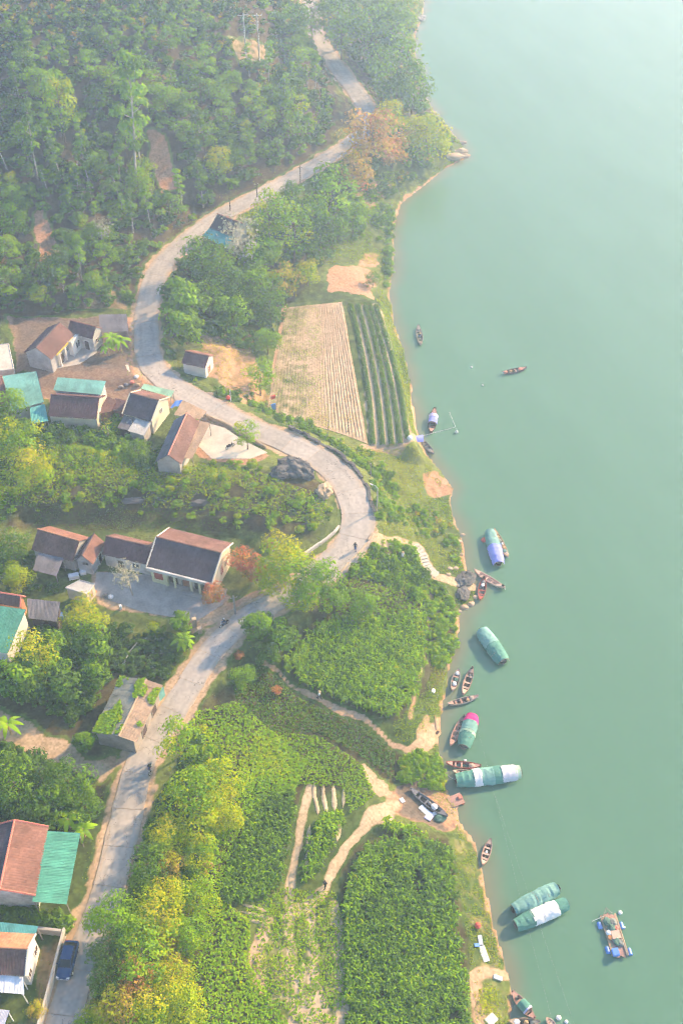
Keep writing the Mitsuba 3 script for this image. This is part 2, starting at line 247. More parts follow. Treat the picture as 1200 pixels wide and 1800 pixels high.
for P in ([(280,480),(330,440),(430,430),(560,340),(640,330),(560,460),(520,520),(430,560),(300,600)], [(620,60),(730,80),(760,200),(690,250),(600,220)], [(-60,1100),(200,1120),(300,1170),(160,1280),(180,1380),(160,1440),(-60,1420)], [(30,830),(560,850),(540,940),(300,910),(30,920)]):
    splat(P, 0.2, 0.4, 2)
for P in ([(320,1250),(480,1180),(700,1330),(690,1380),(640,1350),(540,1400),(440,1440),(400,1600),(500,1800),(320,1820),(330,1500)], [(590,1010),(690,945),(760,1030),(800,1080),(790,1170),(690,1270),(490,1180)], [(600,1500),(700,1460),(800,1480),(832,1830),(610,1830)]):
    splat(P, 0.22, 0.6, 1.5)
for P, s, t in [([(180,-20),(420,-20),(400,20),(200,25)],.8,.55),([(400,70),(470,80),(465,110),(420,110)],.7,.6),([(262,235),(290,240),(312,330),(290,338),(268,290)],1.,.5),([(55,380),(75,370),(100,440),(75,460)],.9,.5),
                ([(140,500),(220,520),(230,545),(120,540)],.72,.3),([(350,590),(440,590),(470,690),(430,710),(370,660)],.78,.6),([(580,468),(655,478),(655,525),(580,510)],1.,.62),([(640,445),(665,450),(660,472),(630,465)],.8,.62),
                ([(740,838),(770,826),(790,858),(775,874),(748,866)],.82,.4),([(700,1385),(745,1370),(800,1420),(808,1448),(780,1460),(720,1440),(690,1410)],1.,.05),([(750,1380),(800,1420),(808,1445),(790,1440)],.9,.7),
                ([(790,1470),(805,1460),(832,1490),(850,1560),(870,1650),(893,1740),(893,1820),(840,1820),(830,1720),(835,1640),(806,1560),(800,1500)],.62,.72),
                ([(745,1290),(772,1270),(768,1320),(730,1325)],1.,.75),([(610,305),(650,300),(680,345),(650,365),(620,340)],.8,.55),
                ([(640,1428),(665,1418),(695,1412),(680,1434),(640,1465),(625,1462)],1.,.9),([(440,1640),(500,1605),(590,1570),(618,1700),(610,1820),(500,1820),(460,1720)],.62,.85),([(520,1760),(560,1740),(570,1820),(500,1820)],1.,.85),([(630,540),(662,532),(724,775),(650,786)],.95,.95),
                ([(170,1340),(200,1330),(275,1310),(300,1270),(310,1300),(270,1360)],1.,.65),([(420,1060),(400,1080),(340,1110),(330,1090),(390,1060)],1.,.75),([(-60,1230),(20,1250),(120,1310),(190,1350),(180,1375),(100,1345),(-60,1270)],.85,.8),
                ([(380,1075),(520,1030),(540,1010),(420,1055)],1.,.6),([(60,640),(240,645),(300,680),(330,700),(250,740),(60,700)],.92,.18),([(360,740),(480,800),(440,815),(360,810),(330,750)],1.,.55),([(20,560),(230,560),(240,650),(30,655)],.86,.1),
                ([(165,1010),(400,1050),(380,1090),(170,1060)],1.,.8),([(70,1655),(112,1655),(78,1800),(50,1800)],.7,.45),([(640,1345),(680,1390),(665,1395),(636,1352)],1.,.85)]:
    splat(P, s, t, 0.8)
m_r = sstep(ROAD_HW + 1.7, ROAD_HW + 0.3, RD + 1.6 * (meshkit.fbm(np.stack([XX / 1.8, YY / 1.8, XX * 0 + 2], -1), 3, 13) - 0.5)); SOIL = np.maximum(SOIL, 1.0 * m_r - 0.12); TYPE = TYPE * (1 - m_r) + 0.78 * m_r
m_s = sstep(0.9, 0.0, SD + 1.5 * (meshkit.fbm(np.stack([XX / 2.5, YY / 2.5, XX * 0 + 8], -1), 3, 14) - 0.5)); SOIL = np.maximum(SOIL, 0.84 * m_s); TYPE = np.where(m_s > 0.05, TYPE * (1 - m_s) + 0.62 * m_s, TYPE)
for px, w, t in [([(655,948),(700,953),(735,962),(748,990),(765,1012),(800,1022),(830,1030)],1.6,.85),([(462,1163),(490,1180),(510,1205),(560,1228),(600,1250),(640,1262),(665,1285),(690,1310),(720,1318),(745,1300),(770,1290)],.8,.75),([(750,1260),(735,1290)],.7,.75),
                 ([(640,1345),(665,1380),(690,1400)],.7,.85),([(500,540),(490,600),(480,680),(475,725)],.8,.7),([(640,785),(700,792),(735,775)],1.2,.75),([(700,700),(715,740),(722,770)],.6,.75),([(835,1710),(895,1715)],.9,.75),([(832,1715),(843,1800)],.6,.75),
                 ([(755,1060),(750,1130),(735,1190),(720,1260)],.5,.7),([(545,1385),(532,1430),(524,1480),(514,1530),(506,1600)],.7,.9),([(640,1455),(612,1485),(590,1520),(572,1560),(540,1590),(505,1612)],1.0,.9),([(470,1620),(445,1680),(460,1740)],1.2,.8),([(545,1600),(550,1690),(560,1790)],.7,.9),([(590,1590),(598,1690),(600,1790)],.8,.9),([(505,1610),(515,1700),(540,1790)],.6,.9)]:
    trail(px, w, 0.98, t)
def axis(a, step, lo, hi):
    g = [a[-1]]; s = step
    while g[-1] < hi: s *= 1.35; g.append(g[-1] + s)
    l = [a[0]]; s = step
    while l[-1] > lo: s *= 1.35; l.append(l[-1] - s)
    return np.r_[l[:0:-1], a, g[1:]]
ax = axis(gx, GS, -3000, 3000); ay = axis(gy, GS, -3000, 3000); AX, AY = np.meshgrid(ax, ay, indexing='ij')
cx, cy = np.clip(AX, GX0, GX1), np.clip(AY, GY0, GY1)
samp = lambda A: map_coordinates(A, [(cx - GX0) / GS, (cy - GY0) / GS], order=1, mode='nearest')
AH = samp(HH); far = np.hypot(AX - cx, AY - cy)
AH = AH + np.where(AH > 0, 1, 0) * np.minimum(far * 0.12, 30) * (meshkit.fbm(np.stack([AX / 160, AY / 160, AX * 0], -1), 3, 9) - 0.35)
AH = np.where(AX > 420, np.minimum((AX - 420) * 0.25, 45), AH)
v, f = gridmesh(np.stack([AX, AY, AH], -1))
scene['ground'] = mikit.ply((v, f), 'ground_mat', smooth=True, uv=np.stack([samp(SOIL).ravel(), samp(TYPE).ravel()], 1))
tag('ground', 'sloping river bank of grass, red soil and forest floor', 'ground', kind='structure')
wx = axis(np.arange(-40, 130.1, 1.0), 1.0, -3000, 3000); wy = axis(np.arange(30, 420.1, 1.0), 1.0, -3000, 3000); WX, WY = np.meshgrid(wx, wy, indexing='ij')
wd = shapely.distance(line, shapely.points(WX.ravel(), WY.ravel()))
v, f = gridmesh(np.stack([WX, WY, WX * 0], -1))
scene['river'] = mikit.ply((v, f), 'water_mat', smooth=True, uv=np.stack([wd, wd * 0], 1))
tag('river', 'calm pale green river filling the right side', 'river', kind='structure')

def bank(px, w, name='soil_bank', label='narrow pale soil bank of the crop terraces', h=.07):
    p = resample(np.array([at(x, y) for x, y in px]), .6); t = np.gradient(p[:, :2], axis=0); t /= np.linalg.norm(t, axis=1, keepdims=True); n = np.stack([-t[:, 1], t[:, 0]], 1)
    e = np.linspace(0, 1, len(p)); wv = w * (.45 + 1.5 * meshkit.fbm(np.c_[p[:, :2] * .9, p[:, 2] * 0], 3, 4)) * np.minimum(1, np.minimum(e, 1 - e) * 6 + .15); p[:, :2] += n * (.7 * (meshkit.noise(np.c_[p[:, :2] * .35, p[:, 2] * 0], 9) - .5))[:, None]; G = []
    for o, z in ((-.8, -.15), (-.5, h * .7), (0, h), (.5, h * .8), (.8, -.15)):
        q = p[:, :2] + n * (o * wv)[:, None]; G.append(np.c_[q, ground(q[:, 0], q[:, 1]) + z + .06 * (meshkit.noise(np.c_[q * 2, q[:, :1] * 0], 7) - .5)])
    v, f = gridmesh(np.array(G)); k = key_for(name); scene[k] = mikit.ply((v, f), 'ground_mat', smooth=True, uv=np.tile([.86, .95], (len(v), 1))); tag(k, label, kind='structure')
for px, w in [([(556,1376),(557,1432)],.42),([(571,1378),(572,1430)],.42),([(586,1380),(588,1425)],.42),([(602,1385),(603,1420)],.3),([(545,1450),(541,1490),(536,1535)],.4),([(600,1440),(596,1480)],.4),([(426,1592),(472,1600)],.3),([(424,1603),(474,1611)],.3),([(430,1615),(472,1622)],.3),([(534,1690),(535,1720)],.5)]: bank(px, w)

def road_slabs():
    L = len(road_c); per = 10; k = 0
    scene_key = 'road'; tag('road', 'winding pale concrete lane with dusty edges', 'road', kind='structure')
    rng = np.random.default_rng(4)
    tang = np.gradient(road_c[:, :2], axis=0); tang /= np.linalg.norm(tang, axis=1, keepdims=True); nrm = np.stack([-tang[:, 1], tang[:, 0]], 1)
    hw = ROAD_HW * (1 + 0.10 * (meshkit.noise(np.stack([np.arange(L) * 0.07, np.arange(L) * 0, np.arange(L) * 0], 1), 3) - 0.3))
    hw = hw * (1 - 0.13 * sstep(110, 90, road_c[:, 1])); bend = np.exp(-((np.arange(L) - np.argmin(np.linalg.norm(road_c[:, :2] - at_z(632, 920, 8.4)[:2], axis=1))) / 26.0) ** 2); hw = hw * (1 + 0.22 * bend)
    for a in range(0, L - 1, per):
        b = min(a + per, L - 1); idx = np.linspace(a + 0.05, b - 0.05, 6)
        c = np.stack([np.interp(idx, np.arange(L), road_c[:, q]) for q in range(3)], 1); n = np.stack([np.interp(idx, np.arange(L), nrm[:, q]) for q in range(2)], 1); w = np.interp(idx, np.arange(L), hw)
        u = np.array([0, .12, .35, .65, .88, 1.0]); jit = rng.normal(0, 0.06, (6, 2))
        P = np.zeros((6, 8, 3)); U = np.zeros((6, 8, 2)); tone = rng.uniform(0.1, 0.9); dz = rng.uniform(-0.012, 0.012)
        for i in range(6):
            for j in range(6):
                o = (u[j] - 0.5) * 2 * w[i] + (jit[i, 0] if j == 0 else jit[i, 1] if j == 5 else 0)
                P[i, j + 1] = [c[i, 0] + n[i, 0] * o, c[i, 1] + n[i, 1] * o, c[i, 2] + 0.05 + dz]; U[i, j + 1] = [u[j], tone]
            P[i, 0] = P[i, 1] - [0, 0, 0.25]; P[i, 7] = P[i, 6] - [0, 0, 0.25]; U[i, 0] = U[i, 1]; U[i, 7] = U[i, 6]
        v, f = gridmesh(P); m = trimesh.Trimesh(v, np.vstack([f[:, [0, 1, 2]], f[:, [0, 2, 3]]]), process=False)
        scene[key_for('slab', 'road')] = mikit.ply(m, 'road_mat', uv=U.reshape(-1, 2))
road_slabs()

# ------------------------------------------------------------------ buildings
ROOFS = []        # ground outlines of buildings and yards, kept clear of scattered plants
hrng = np.random.default_rng(12)
def slope(roof, a, b, c, d, kind, col, name='slope', label=None):
    """One roof face: a-b its upper edge, d-c its lower edge. kind 'tile' or 'sheet'."""
    a, b, c, d = (np.asarray(x, float) for x in (a, b, c, d)); n = np.cross(b - a, d - a); n /= np.linalg.norm(n); n = n if n[2] > 0 else -n
    W = 0.5 * (np.linalg.norm(b - a) + np.linalg.norm(c - d)); Ls = 0.5 * (np.linalg.norm(d - a) + np.linalg.norm(c - b))
    P = lambda s, t: (a * (1 - s) + b * s) * (1 - t) + (d * (1 - s) + c * s) * t
    if kind == 'tile':
        m = MB(); q = np.array([P(0, 0), P(1, 0), P(1, 1), P(0, 1)]); m.add(np.vstack([q, q - n * 0.09]), [[0, 1, 2, 3], [7, 6, 5, 4], [0, 4, 5, 1], [1, 5, 6, 2], [2, 6, 7, 3], [3, 7, 4, 0]], col)
        nx, ny = max(2, int(W / 0.30)), max(2, int(Ls / 0.33)); S, Tt = np.meshgrid(np.arange(nx), np.arange(ny), indexing='ij'); S, Tt = S.ravel(), Tt.ravel()
        s0, s1 = S / nx + 0.06 / nx, (S + 1) / nx - 0.06 / nx; t0, t1 = Tt / ny, np.minimum((Tt + 1.12) / ny, 1.015)
        bl = lambda s, t: (a[None] * (1 - s)[:, None] + b[None] * s[:, None]) * (1 - t)[:, None] + (d[None] * (1 - s)[:, None] + c[None] * s[:, None]) * t[:, None]
        j = hrng.normal(0, 0.006, (len(S), 1)); sm = (s0 + s1) / 2
        v = np.stack([bl(s0, t0) + n * 0.01, bl(sm, t0) + n * 0.035, bl(s1, t0) + n * 0.01, bl(s0, t1) + n * (0.03 + j), bl(sm, t1) + n * (0.065 + j), bl(s1, t1) + n * (0.03 + j)], 1)
        tn = np.clip(0.5 + hrng.normal(0, 0.28, len(S)) + 0.5 * (meshkit.noise(v.mean(1) * 0.7, 3) - 0.5), 0, 1)
        i = np.arange(len(S))[:, None] * 6; f = np.vstack([i + x for x in ([0, 1, 4], [0, 4, 3], [1, 2, 5], [1, 5, 4])])
        m.add(v.reshape(-1, 3), f, uv=np.repeat(np.stack([np.full(len(S), (PAL[col][0] + .5) / NP), tn], 1), 6, axis=0)); m.put(name, roof, label=label) if label else m.put(name, roof)
    else:
        k = max(1, int(round(W / 1.05)))
        for i in range(k):
            s0, s1 = i / k, (i + 1) / k + (0.04 / k if i < k - 1 else 0); ns = 13; s = np.linspace(s0, s1, ns); rg = 0.028 * np.cos(np.arange(ns) * math.pi); t = np.linspace(0, 1, 4); dz = hrng.uniform(0, 0.02) + 0.012 * (i % 2)
            G = np.array([[P(x, y + hrng.normal(0, 0.004) * (y == 1)) + n * (r + dz) for x, r in zip(s, rg)] for y in t])
            m = MB(); vv, ff = gridmesh(G); m.add(vv, ff, col, tone=float(np.clip(0.5 + hrng.normal(0, 0.16), 0, 1))); m.add(vv - n * 0.012, ff[:, ::-1], col)
            m.put('sheet', roof)
        fr = MB()
        for t in (0.06, 0.5, 0.94): fr.add(*tube([P(0.01, t) - n * 0.07, P(0.99, t) - n * 0.07], 0.04, 4), 'dark_wood')
        fr.put('purlin', roof)
def opening(parent, kind, c, u, n, w, h, col, frame='white'):
    """A door or window standing proud of a wall: c its centre, u along the wall, n outwards."""
    R = np.stack([u, n, [0, 0, 1.0]], 1); m = MB(); m.add(*box(c + n * 0.02, [w, 0.08, h], R), col); k = m.put(kind, parent)
    f = MB(); t = 0.09
    for o, s in (([-(w + t) / 2, 0, 0], [t, .14, h + 2 * t]), ([(w + t) / 2, 0, 0], [t, .14, h + 2 * t]), ([0, 0, (h + t) / 2], [w, .14, t]), ([0, 0, -(h + t) / 2], [w, .14, t])): f.add(*box(c + n * 0.03 + R @ np.array(o), s, R), frame)
    if kind == 'window': f.add(*box(c + n * 0.05, [0.06, .1, h], R), frame)
    f.put('frame', k)
def house(name, label, A, B, zr, E, ze, gz, near, far, wall='cream', kind='tile', kind_far=None, ov=0.35, gable_ov=0.15, ridge=None, parapet=None, doors=(), cat='house', back=1.0, wall_in=None, wh=True):
    A, B, E = at_z(*A, gz + zr), at_z(*B, gz + zr), at_z(*E, gz + ze); u = B - A; u[2] = 0; L = np.linalg.norm(u); u /= L; n = np.array([u[1], -u[0], 0])
    hw = float((E - A) @ n)
    if hw < 0: A, B, u, n, hw = B, A, -u, -n, -hw
    O = (A + B) / 2; O[2] = gz; root = thing(name, label, cat)
    Q = lambda x, y, z: O + u * x + n * y + np.array([0, 0, z]); bw = hw * back; zb = zr - (zr - ze) * back
    hx = L / 2; wx_, wy, wyb = hx - gable_ov, hw - ov, bw - ov; sl = (zr - ze) / hw
    m = MB(); prof = [(-wyb, -0.7), (wy, -0.7), (wy, zr - sl * wy - 0.12), (0, zr - 0.14), (-wyb, zr - sl * wyb - 0.12)]
    v = np.array([Q(x, y, z) for x in (-wx_, wx_) for y, z in prof]); m.add(v, [[0, 1, 6, 5], [1, 2, 7, 6], [3, 4, 9, 8], [4, 0, 5, 9], [2, 3, 8, 7]], wall); m.add(v, [[0, 2, 1], [0, 4, 2], [4, 3, 2], [5, 6, 7], [5, 7, 9], [9, 7, 8]], wall)
    m.put('wall', root)
    roof = key_for('roof', root)
    slope(roof, Q(-hx, 0, zr), Q(hx, 0, zr), Q(hx, hw, ze), Q(-hx, hw, ze), kind, near); slope(roof, Q(-hx, 0, zr), Q(hx, 0, zr), Q(hx, -bw, zb), Q(-hx, -bw, zb), kind_far or kind, far)
    r = MB(); r.add(*tube([Q(-hx - .03, 0, zr + .05), Q(0, 0, zr + .04), Q(hx + .03, 0, zr + .05)], 0.13, 6), ridge or far); r.put('ridge_cap', roof)
    if parapet:
        for s in (-1, 1):
            g = MB()
            for y, z in ((hw, ze), (-bw, zb)):
                p0, p1 = Q(s * (hx + .02), 0, zr + .06), Q(s * (hx + .02), y * 1.02, z + .06); g.add(*tube([p0, p1], 0.12, 4), parapet)
            g.put('gable_coping', roof)
    for side, kd, pos, w, h, zc, col, *fr in doors:     # side: 'n' near, 'r' / 'l' ends; pos along it in metres from its middle
        uu, nn, c = {'n': (u, n, Q(pos, wy, zc)), 'r': (-n, u, Q(wx_, pos, zc)), 'l': (n, -u, Q(-wx_, pos, zc)), 'f': (-u, -n, Q(pos, -wyb, zc))}[side]
        opening(root, kd, c, uu, nn, w, h, col, fr[0] if fr else 'white')
    ROOFS.append(shapely.Polygon([Q(-hx, -bw, 0)[:2], Q(hx, -bw, 0)[:2], Q(hx, hw, 0)[:2], Q(-hx, hw, 0)[:2]])); return root, Q, hw, hx
def shed(name, label, q, gz, col, kind='sheet', posts=True, wall=None, cat='shed', parent=None, post='grey_wood'):
    """A roof on posts or walls: q four (px, py, height) corners, the upper edge first, then the lower edge in the same turning sense."""
    a, b, c, d = [at_z(x, y, gz + z) for x, y, z in q]; root = parent or thing(name, label, cat); roof = key_for('canopy' if parent else 'roof', root)
    slope(roof, a, b, c, d, kind, col); ctr = (a + b + c + d) / 4
    down = lambda p, i=0.25: np.array([*(p[:2] + (ctr[:2] - p[:2]) / np.linalg.norm(ctr[:2] - p[:2]) * i), 0])
    if wall:
        m = MB(); b4 = [down(p, 0.35) for p in (a, b, c, d)]; lo = [p + [0, 0, gz - 0.6] for p in b4]; hi = [x + [0, 0, y[2] - 0.12] for x, y in zip(b4, (a, b, c, d))]
        m.add(lo + hi, [[0, 1, 5, 4], [1, 2, 6, 5], [2, 3, 7, 6], [3, 0, 4, 7]], wall); m.put('wall', root)
    elif posts:
        for p in (a, b, c, d):
            x = down(p); g = min(gz, ground(x[0], x[1])[0]) - 0.3; m = MB(); m.add(*tube([x + [0, 0, g], x + [0, 0, p[2] - 0.08]], 0.07, 5), post); m.put('post', root)
    ROOFS.append(shapely.Polygon([x[:2] for x in (a, b, c, d)]).buffer(0)); return root
def slab(name, label, px, z, col, depth=0.8, raise_=0.05, cat=None):
    w = [at_z(x, y, z + raise_)[:2] for x, y in px]; P = shapely.Polygon(w).buffer(0); m = trimesh.creation.extrude_polygon(P, depth, engine='earcut'); mb = MB()
    mb.add(np.array(m.vertices) + [0, 0, z + raise_ - depth], np.array(m.faces), col); k = mb.put(name); tag(k, label, kind='structure'); ROOFS.append(P); return k
def low_wall(name, label, px, z, h, th, col, cat='wall', seg=2.2, rough=0.05, base=None, jag=0.1):
    p = resample(np.array([at_z(x, y, zz if base is None else zz) for (x, y), zz in zip(px, z if hasattr(z, '__len__') else [z] * len(px))]), seg); root = thing(name, label, cat)
    for i in range(len(p) - 1):
        a, b = p[i].copy(), p[i + 1].copy(); d = b - a; d[2] = 0; L = np.linalg.norm(d); d /= L; R = np.stack([d, [-d[1], d[0], 0], [0, 0, 1.0]], 1); hh = h * (1 + hrng.normal(0, jag)); zb = min(a[2], b[2])
        m = MB(); m.add(*box((a + b) / 2 * [1, 1, 0] + np.array([0, 0, zb + hh / 2 - 0.35]) + R @ np.array([0, hrng.normal(0, rough), 0]), [L - 0.015, th, hh + 0.7], R), col, tone=hrng.uniform(.25, .75)); m.put('block', root)
    ROOFS.append(shapely.LineString(p[:, :2]).buffer(th)); return root

GA, GE, GG, GHH = 6.55, 7.35, 9.75, 10.55
# lower left: house with red tiles and a green sheet lean-to
r, Q, hw, hx = house('red_roof_house', 'house with red tiled roof and green sheet lean to beside the straight lane', (26,1442), (0,1563), 5.6, (84,1461), 3.9, GA, 'red_tile', 'dark_tile', 'dirty_white', ridge='coral', parapet='coral', doors=[('n','window',-2,1.2,1.1,1.6,'glass_dark'),('n','door',0.6,1.0,2.0,1.0,'grey_wood')])
shed('', '', [(83,1460.5,3.95),(57,1585,3.95),(117.5,1590,3.1),(142,1464.5,3.1)], GA, 'green_sheet', parent=r)
r, Q, hw, hx = house('orange_roof_house', 'house with orange and brown tiled roof inside the walled yard', (-60,1662), (49,1668), 5.2, (43,1715), 3.6, 6.5, 'old_tile', 'orange_tile', 'white', parapet='dirty_white', doors=[('r','window',-1.2,0.9,1.1,1.8,'dark_wood'),('r','window',1.3,0.8,1.0,1.8,'dark_wood'),('n','door',1.0,1.0,2.1,1.05,'door_red')])
shed('', '', [(-50,1615,3.75),(68,1628,3.75),(62,1647,3.5),(-50,1640,3.5)], 6.5, 'turquoise_sheet', parent=r)
shed('white_awning', 'white sheet awning in front of the orange roofed house', [(-40,1706,3.3),(42,1718,3.3),(43.5,1748,2.9),(-40,1741,2.9)], 6.5, 'white_tarp', cat='awning', post='steel_white')
shed('lilac_awning', 'lilac white awning at the lower left corner of the picture', [(-30,1770,2.9),(18,1776,2.9),(9,1802,2.6),(-30,1796,2.6)], 6.5, 'grey_tarp', cat='awning', post='steel_white')
low_wall('yard_wall', 'pale plastered yard wall running along the lane beside the blue car', [(117,1640),(97,1715),(77,1791),(70,1815)], 6.5, 1.5, 0.22, 'pale_concrete', seg=3.0, rough=.01, jag=.02)
low_wall('yard_wall', 'grey cross wall closing the yard behind the orange roofed house', [(68,1639),(112,1644)], 6.5, 1.4, 0.3, 'concrete', seg=1.6, rough=.01, jag=.02)
# roadside shed
r, Q, hw, hx = house('roadside_shed', 'long overgrown roadside shed with grey sheet roof and brown corrugated front slope', (209,1294), (257,1194), 3.5, (164,1285), 2.7, 7.1, 'mossy_sheet', 'tan_sheet', 'grey_wood', kind='sheet', ov=.5, back=.62, doors=[('f','door',1.5,1.2,1.7,0.9,'dark_wood','grey_wood'),('f','door',-1.8,1.2,1.7,0.9,'dark_wood','grey_wood')], cat='shed')
SHED = (Q, hw, hx)
# middle houses round the concrete yard
slab('yard_slab', 'grey concrete yard in front of the big slate roofed house', [(170,1005),(265,1010),(400,1035),(392,1062),(345,1092),(250,1075),(165,1045)], GE, 'concrete')
r, Q, hw, hx = house('big_house', 'big white gabled house with broad dark slate roof and pale yellow front', (275,944), (389.5,972), 5.7, (257,995), 3.55, GE, 'dark_tile', 'old_tile', 'cream', ov=.9, ridge='old_tile', parapet='dirty_white',
      doors=[('n','window',-4.3,1.5,1.5,1.7,'door_red','pale_yellow'),('n','door',-1.6,1.3,2.2,1.1,'dark_wood','grey_wood'),('n','door',0.5,1.3,2.2,1.1,'brick_red','grey_wood'),('n','door',2.7,1.8,2.2,1.1,'glass_dark','white'),('r','window',0.4,0.8,1.6,2.3,'door_red','cream'),('r','window',-1.2,0.6,1.2,2.2,'dark_wood','cream')])
m = MB(); R = np.stack([(Q(1,0,0)-Q(0,0,0)), (Q(0,1,0)-Q(0,0,0)), [0,0,1.0]], 1)
m.add(*box(Q(0, hw + .1, 3.28), [2 * hx, 0.5, 0.55], R), 'dirty_white'); m.put('fascia', r)
for x in (-hx + 2.9, -1.0, 1.6, hx - 2.2): m = MB(); m.add(*box(Q(x, hw - .12, 1.5), [.28, .28, 3.1], R), 'pale_yellow'); m.put('porch_pillar', r)
m = MB(); m.add(*box(Q(-hx + 1.6, hw - .5, 1.5), [2.4, .7, 3.0], R), 'pale_yellow'); m.put('porch_room', r)
m = MB(); m.add(*box(Q(-hx + 1.6, hw - .13, 1.7), [1.4, .08, 1.3], R), 'door_red'); m.put('shutter', r)
for i in range(2): m = MB(); m.add(*box(Q(1.8, hw + .3 + .35 * i, .30 - .15 * i), [3.2, .4, .16], R), 'concrete'); m.put('front_step', r)
house('long_house', 'long low house with dark roof behind the pale blossoming tree', (187,942.5), (268,961), 4.5, (179,974), 2.8, GE, 'maroon_tile', 'old_tile', 'dirty_white', doors=[('n','door',-1,1.0,1.9,.95,'dark_wood'),('n','window',1.5,1.0,1.0,1.5,'glass_dark')])
house('kitchen_house', 'small kitchen house with red roof slope and smoke stained grey gable', (166,937.5), (144,976), 4.2, (165,989.5), 2.6, GE, 'red_tile', 'dark_tile', 'asbestos', doors=[('r','window',0.2,0.9,0.6,2.3,'black','asbestos'),('l','window',0.2,0.9,0.6,2.3,'black','asbestos'),('n','door',0.5,0.9,1.7,.85,'black')])
house('mottled_roof_house', 'house with mottled tiles and bright orange ridge at the left end of the row', (67,930), (140,951), 4.5, (59,967), 2.6, GE, 'old_tile', 'red_tile', 'dirty_white', ridge='orange_tile', doors=[('n','door',1,1.0,1.8,.9,'dark_wood')])
shed('grey_lean_to', 'grey sheet lean to below the mottled tile roof', [(68,971,2.7),(113,981,2.7),(100,1013,2.1),(58,1002,2.1)], GE, 'slate')
def flat_house(name, label, q, z, gz, roofcol, wall, cat='outhouse', rim=0.12, holes=()):
    c = [at_z(x, y, gz + z) for x, y in q]; root = thing(name, label, cat); m = MB(); lo = [np.r_[p[:2], gz - .6] for p in c]; m.add(lo + [p - [0, 0, .12] for p in c], [[0,1,5,4],[1,2,6,5],[2,3,7,6],[3,0,4,7]], wall); m.put('wall', root)
    ctr = sum(c) / 4; o = [p + (p - ctr) / np.linalg.norm(p - ctr) * .15 for p in c]; m = MB(); m.add(o + [p - [0, 0, .13] for p in o], [[0,1,2,3],[7,6,5,4],[0,4,5,1],[1,5,6,2],[2,6,7,3],[3,7,4,0]], roofcol); m.put('roof_slab', root)
    for i in range(4):
        m = MB(); m.add(*tube([o[i] + [0,0,.05], o[(i+1)%4] + [0,0,.05]], rim * .6, 4), roofcol, tone=.9); m.put('roof_rim', root)
    for i, s, zc, w, h, kd, col in holes:
        a, b = c[i], c[(i + 1) % 4]; u = (b - a) * [1, 1, 0]; u /= np.linalg.norm(u); n = np.array([u[1], -u[0], 0]); n = n if n @ (a - ctr) > 0 else -n; p = a * (1 - s) + b * s; p = np.r_[p[:2], gz + zc]; opening(root, kd, p, u, n, w, h, col)
    ROOFS.append(shapely.Polygon([p[:2] for p in c]).buffer(0)); return root
flat_house('outhouse', 'small flat roofed outhouse with pale stained roof and cream side wall', [(117,1033),(141,1021),(165,1027),(152.5,1044)], 2.3, GE, 'dirty_white', 'cream', holes=[(2,.5,1.2,.6,1.7,'door','tan_wood')])
house('ochre_gable_house', 'small dark roofed house with red ridge and ochre gable at the left picture edge', (-45,1034), (37,1047.5), 4.2, (34,1067), 2.8, 7.2, 'dark_tile', 'red_tile', 'orange_tile', ridge='coral', parapet='coral')
shed('dark_shed', 'dark sheet roofed shed between the ochre gable and the orchard tree', [(48,1052,3.0),(107,1058,3.0),(101,1093,2.3),(51,1087,2.3)], 7.2, 'slate', wall='dark_wood')
shed('green_roof_house', 'house with one big green sheet roof and white side wall at the left picture edge', [(-62,1056,4.9),(46.5,1071.5,4.9),(14,1149,3.0),(-72,1135,3.0)], 7.2, 'green_sheet', wall='white', cat='house')
# upper house group
G2Z = 9.75
slab('courtyard_slab', 'pale concrete courtyard with parked motorbike', [(352,740),(395,752),(430,775),(470,795),(440,806),(372,806),(345,780)], GG, 'pale_concrete')
r = shed('turquoise_house', 'house under a wide turquoise sheet roof at the left picture edge', [(5,661,4.5),(64.5,652.5,4.5),(78,706.5,3.2),(22,722,3.2)], GG, 'aqua_sheet', wall='dirty_white', cat='house')
shed('', '', [(53,717,3.0),(79,710,3.0),(85.5,740,2.3),(56,745,2.3)], GG, 'turquoise_sheet', parent=r)
shed('red_shed', 'corner of a red roofed shed left of the turquoise house', [(-20,655,3.4),(4,661,3.4),(12,690,2.8),(-20,690,2.8)], GG, 'red_tile', kind='tile', wall='brick_red')
shed('mint_shed', 'mint green sheet roof standing behind the long maroon roof', [(102,663,4.3),(187,670,4.3),(178.5,694,3.7),(94,686,3.7)], GG, 'aqua_sheet', wall='dirty_white')
house('maroon_roof_house', 'long house with dark maroon roof and bright cream gable', (90,694), (175,699.5), 4.7, (80,731), 2.7, GG, 'maroon_tile', 'maroon_tile', 'cream', doors=[('r','window',.3,.7,.9,1.9,'dark_wood')])
shed('brown_lean_to', 'small brown tiled lean to between the two upper gables', [(189,696,2.7),(205,704,2.7),(195,724,2.2),(173,727,2.2)], GG, 'old_tile', kind='tile', wall='brick_red')
r, Q, hw, hx = house('cream_gable_house', 'dark roofed house with tall sunlit cream gable by the lane bend', (229,691), (280,704), 5.0, (266,740.5), 3.1, GG, 'dark_tile', 'old_tile', 'cream', parapet='cream', doors=[('r','window',-.3,.6,.8,2.6,'dark_wood')])
shed('', '', [(247.5,683,3.1),(254,674.5,3.3),(306.5,687.5,3.3),(301.5,698,3.1)][1:] + [(247.5,683,3.1)], GG, 'light_green_sheet', parent=r)
shed('asbestos_lean_to', 'pale spotted asbestos lean to below the cream gable', [(239,735,2.8),(266.5,742.5,2.8),(254,766,2.2),(225,757.5,2.2)], GG, 'dirty_white', wall='concrete')
shed('dark_lean_to', 'dark grey lean to left of the spotted asbestos one', [(219,729,2.6),(237,734,2.6),(226,757,2.1),(207,752,2.1)], GG, 'slate', wall='dark_wood')
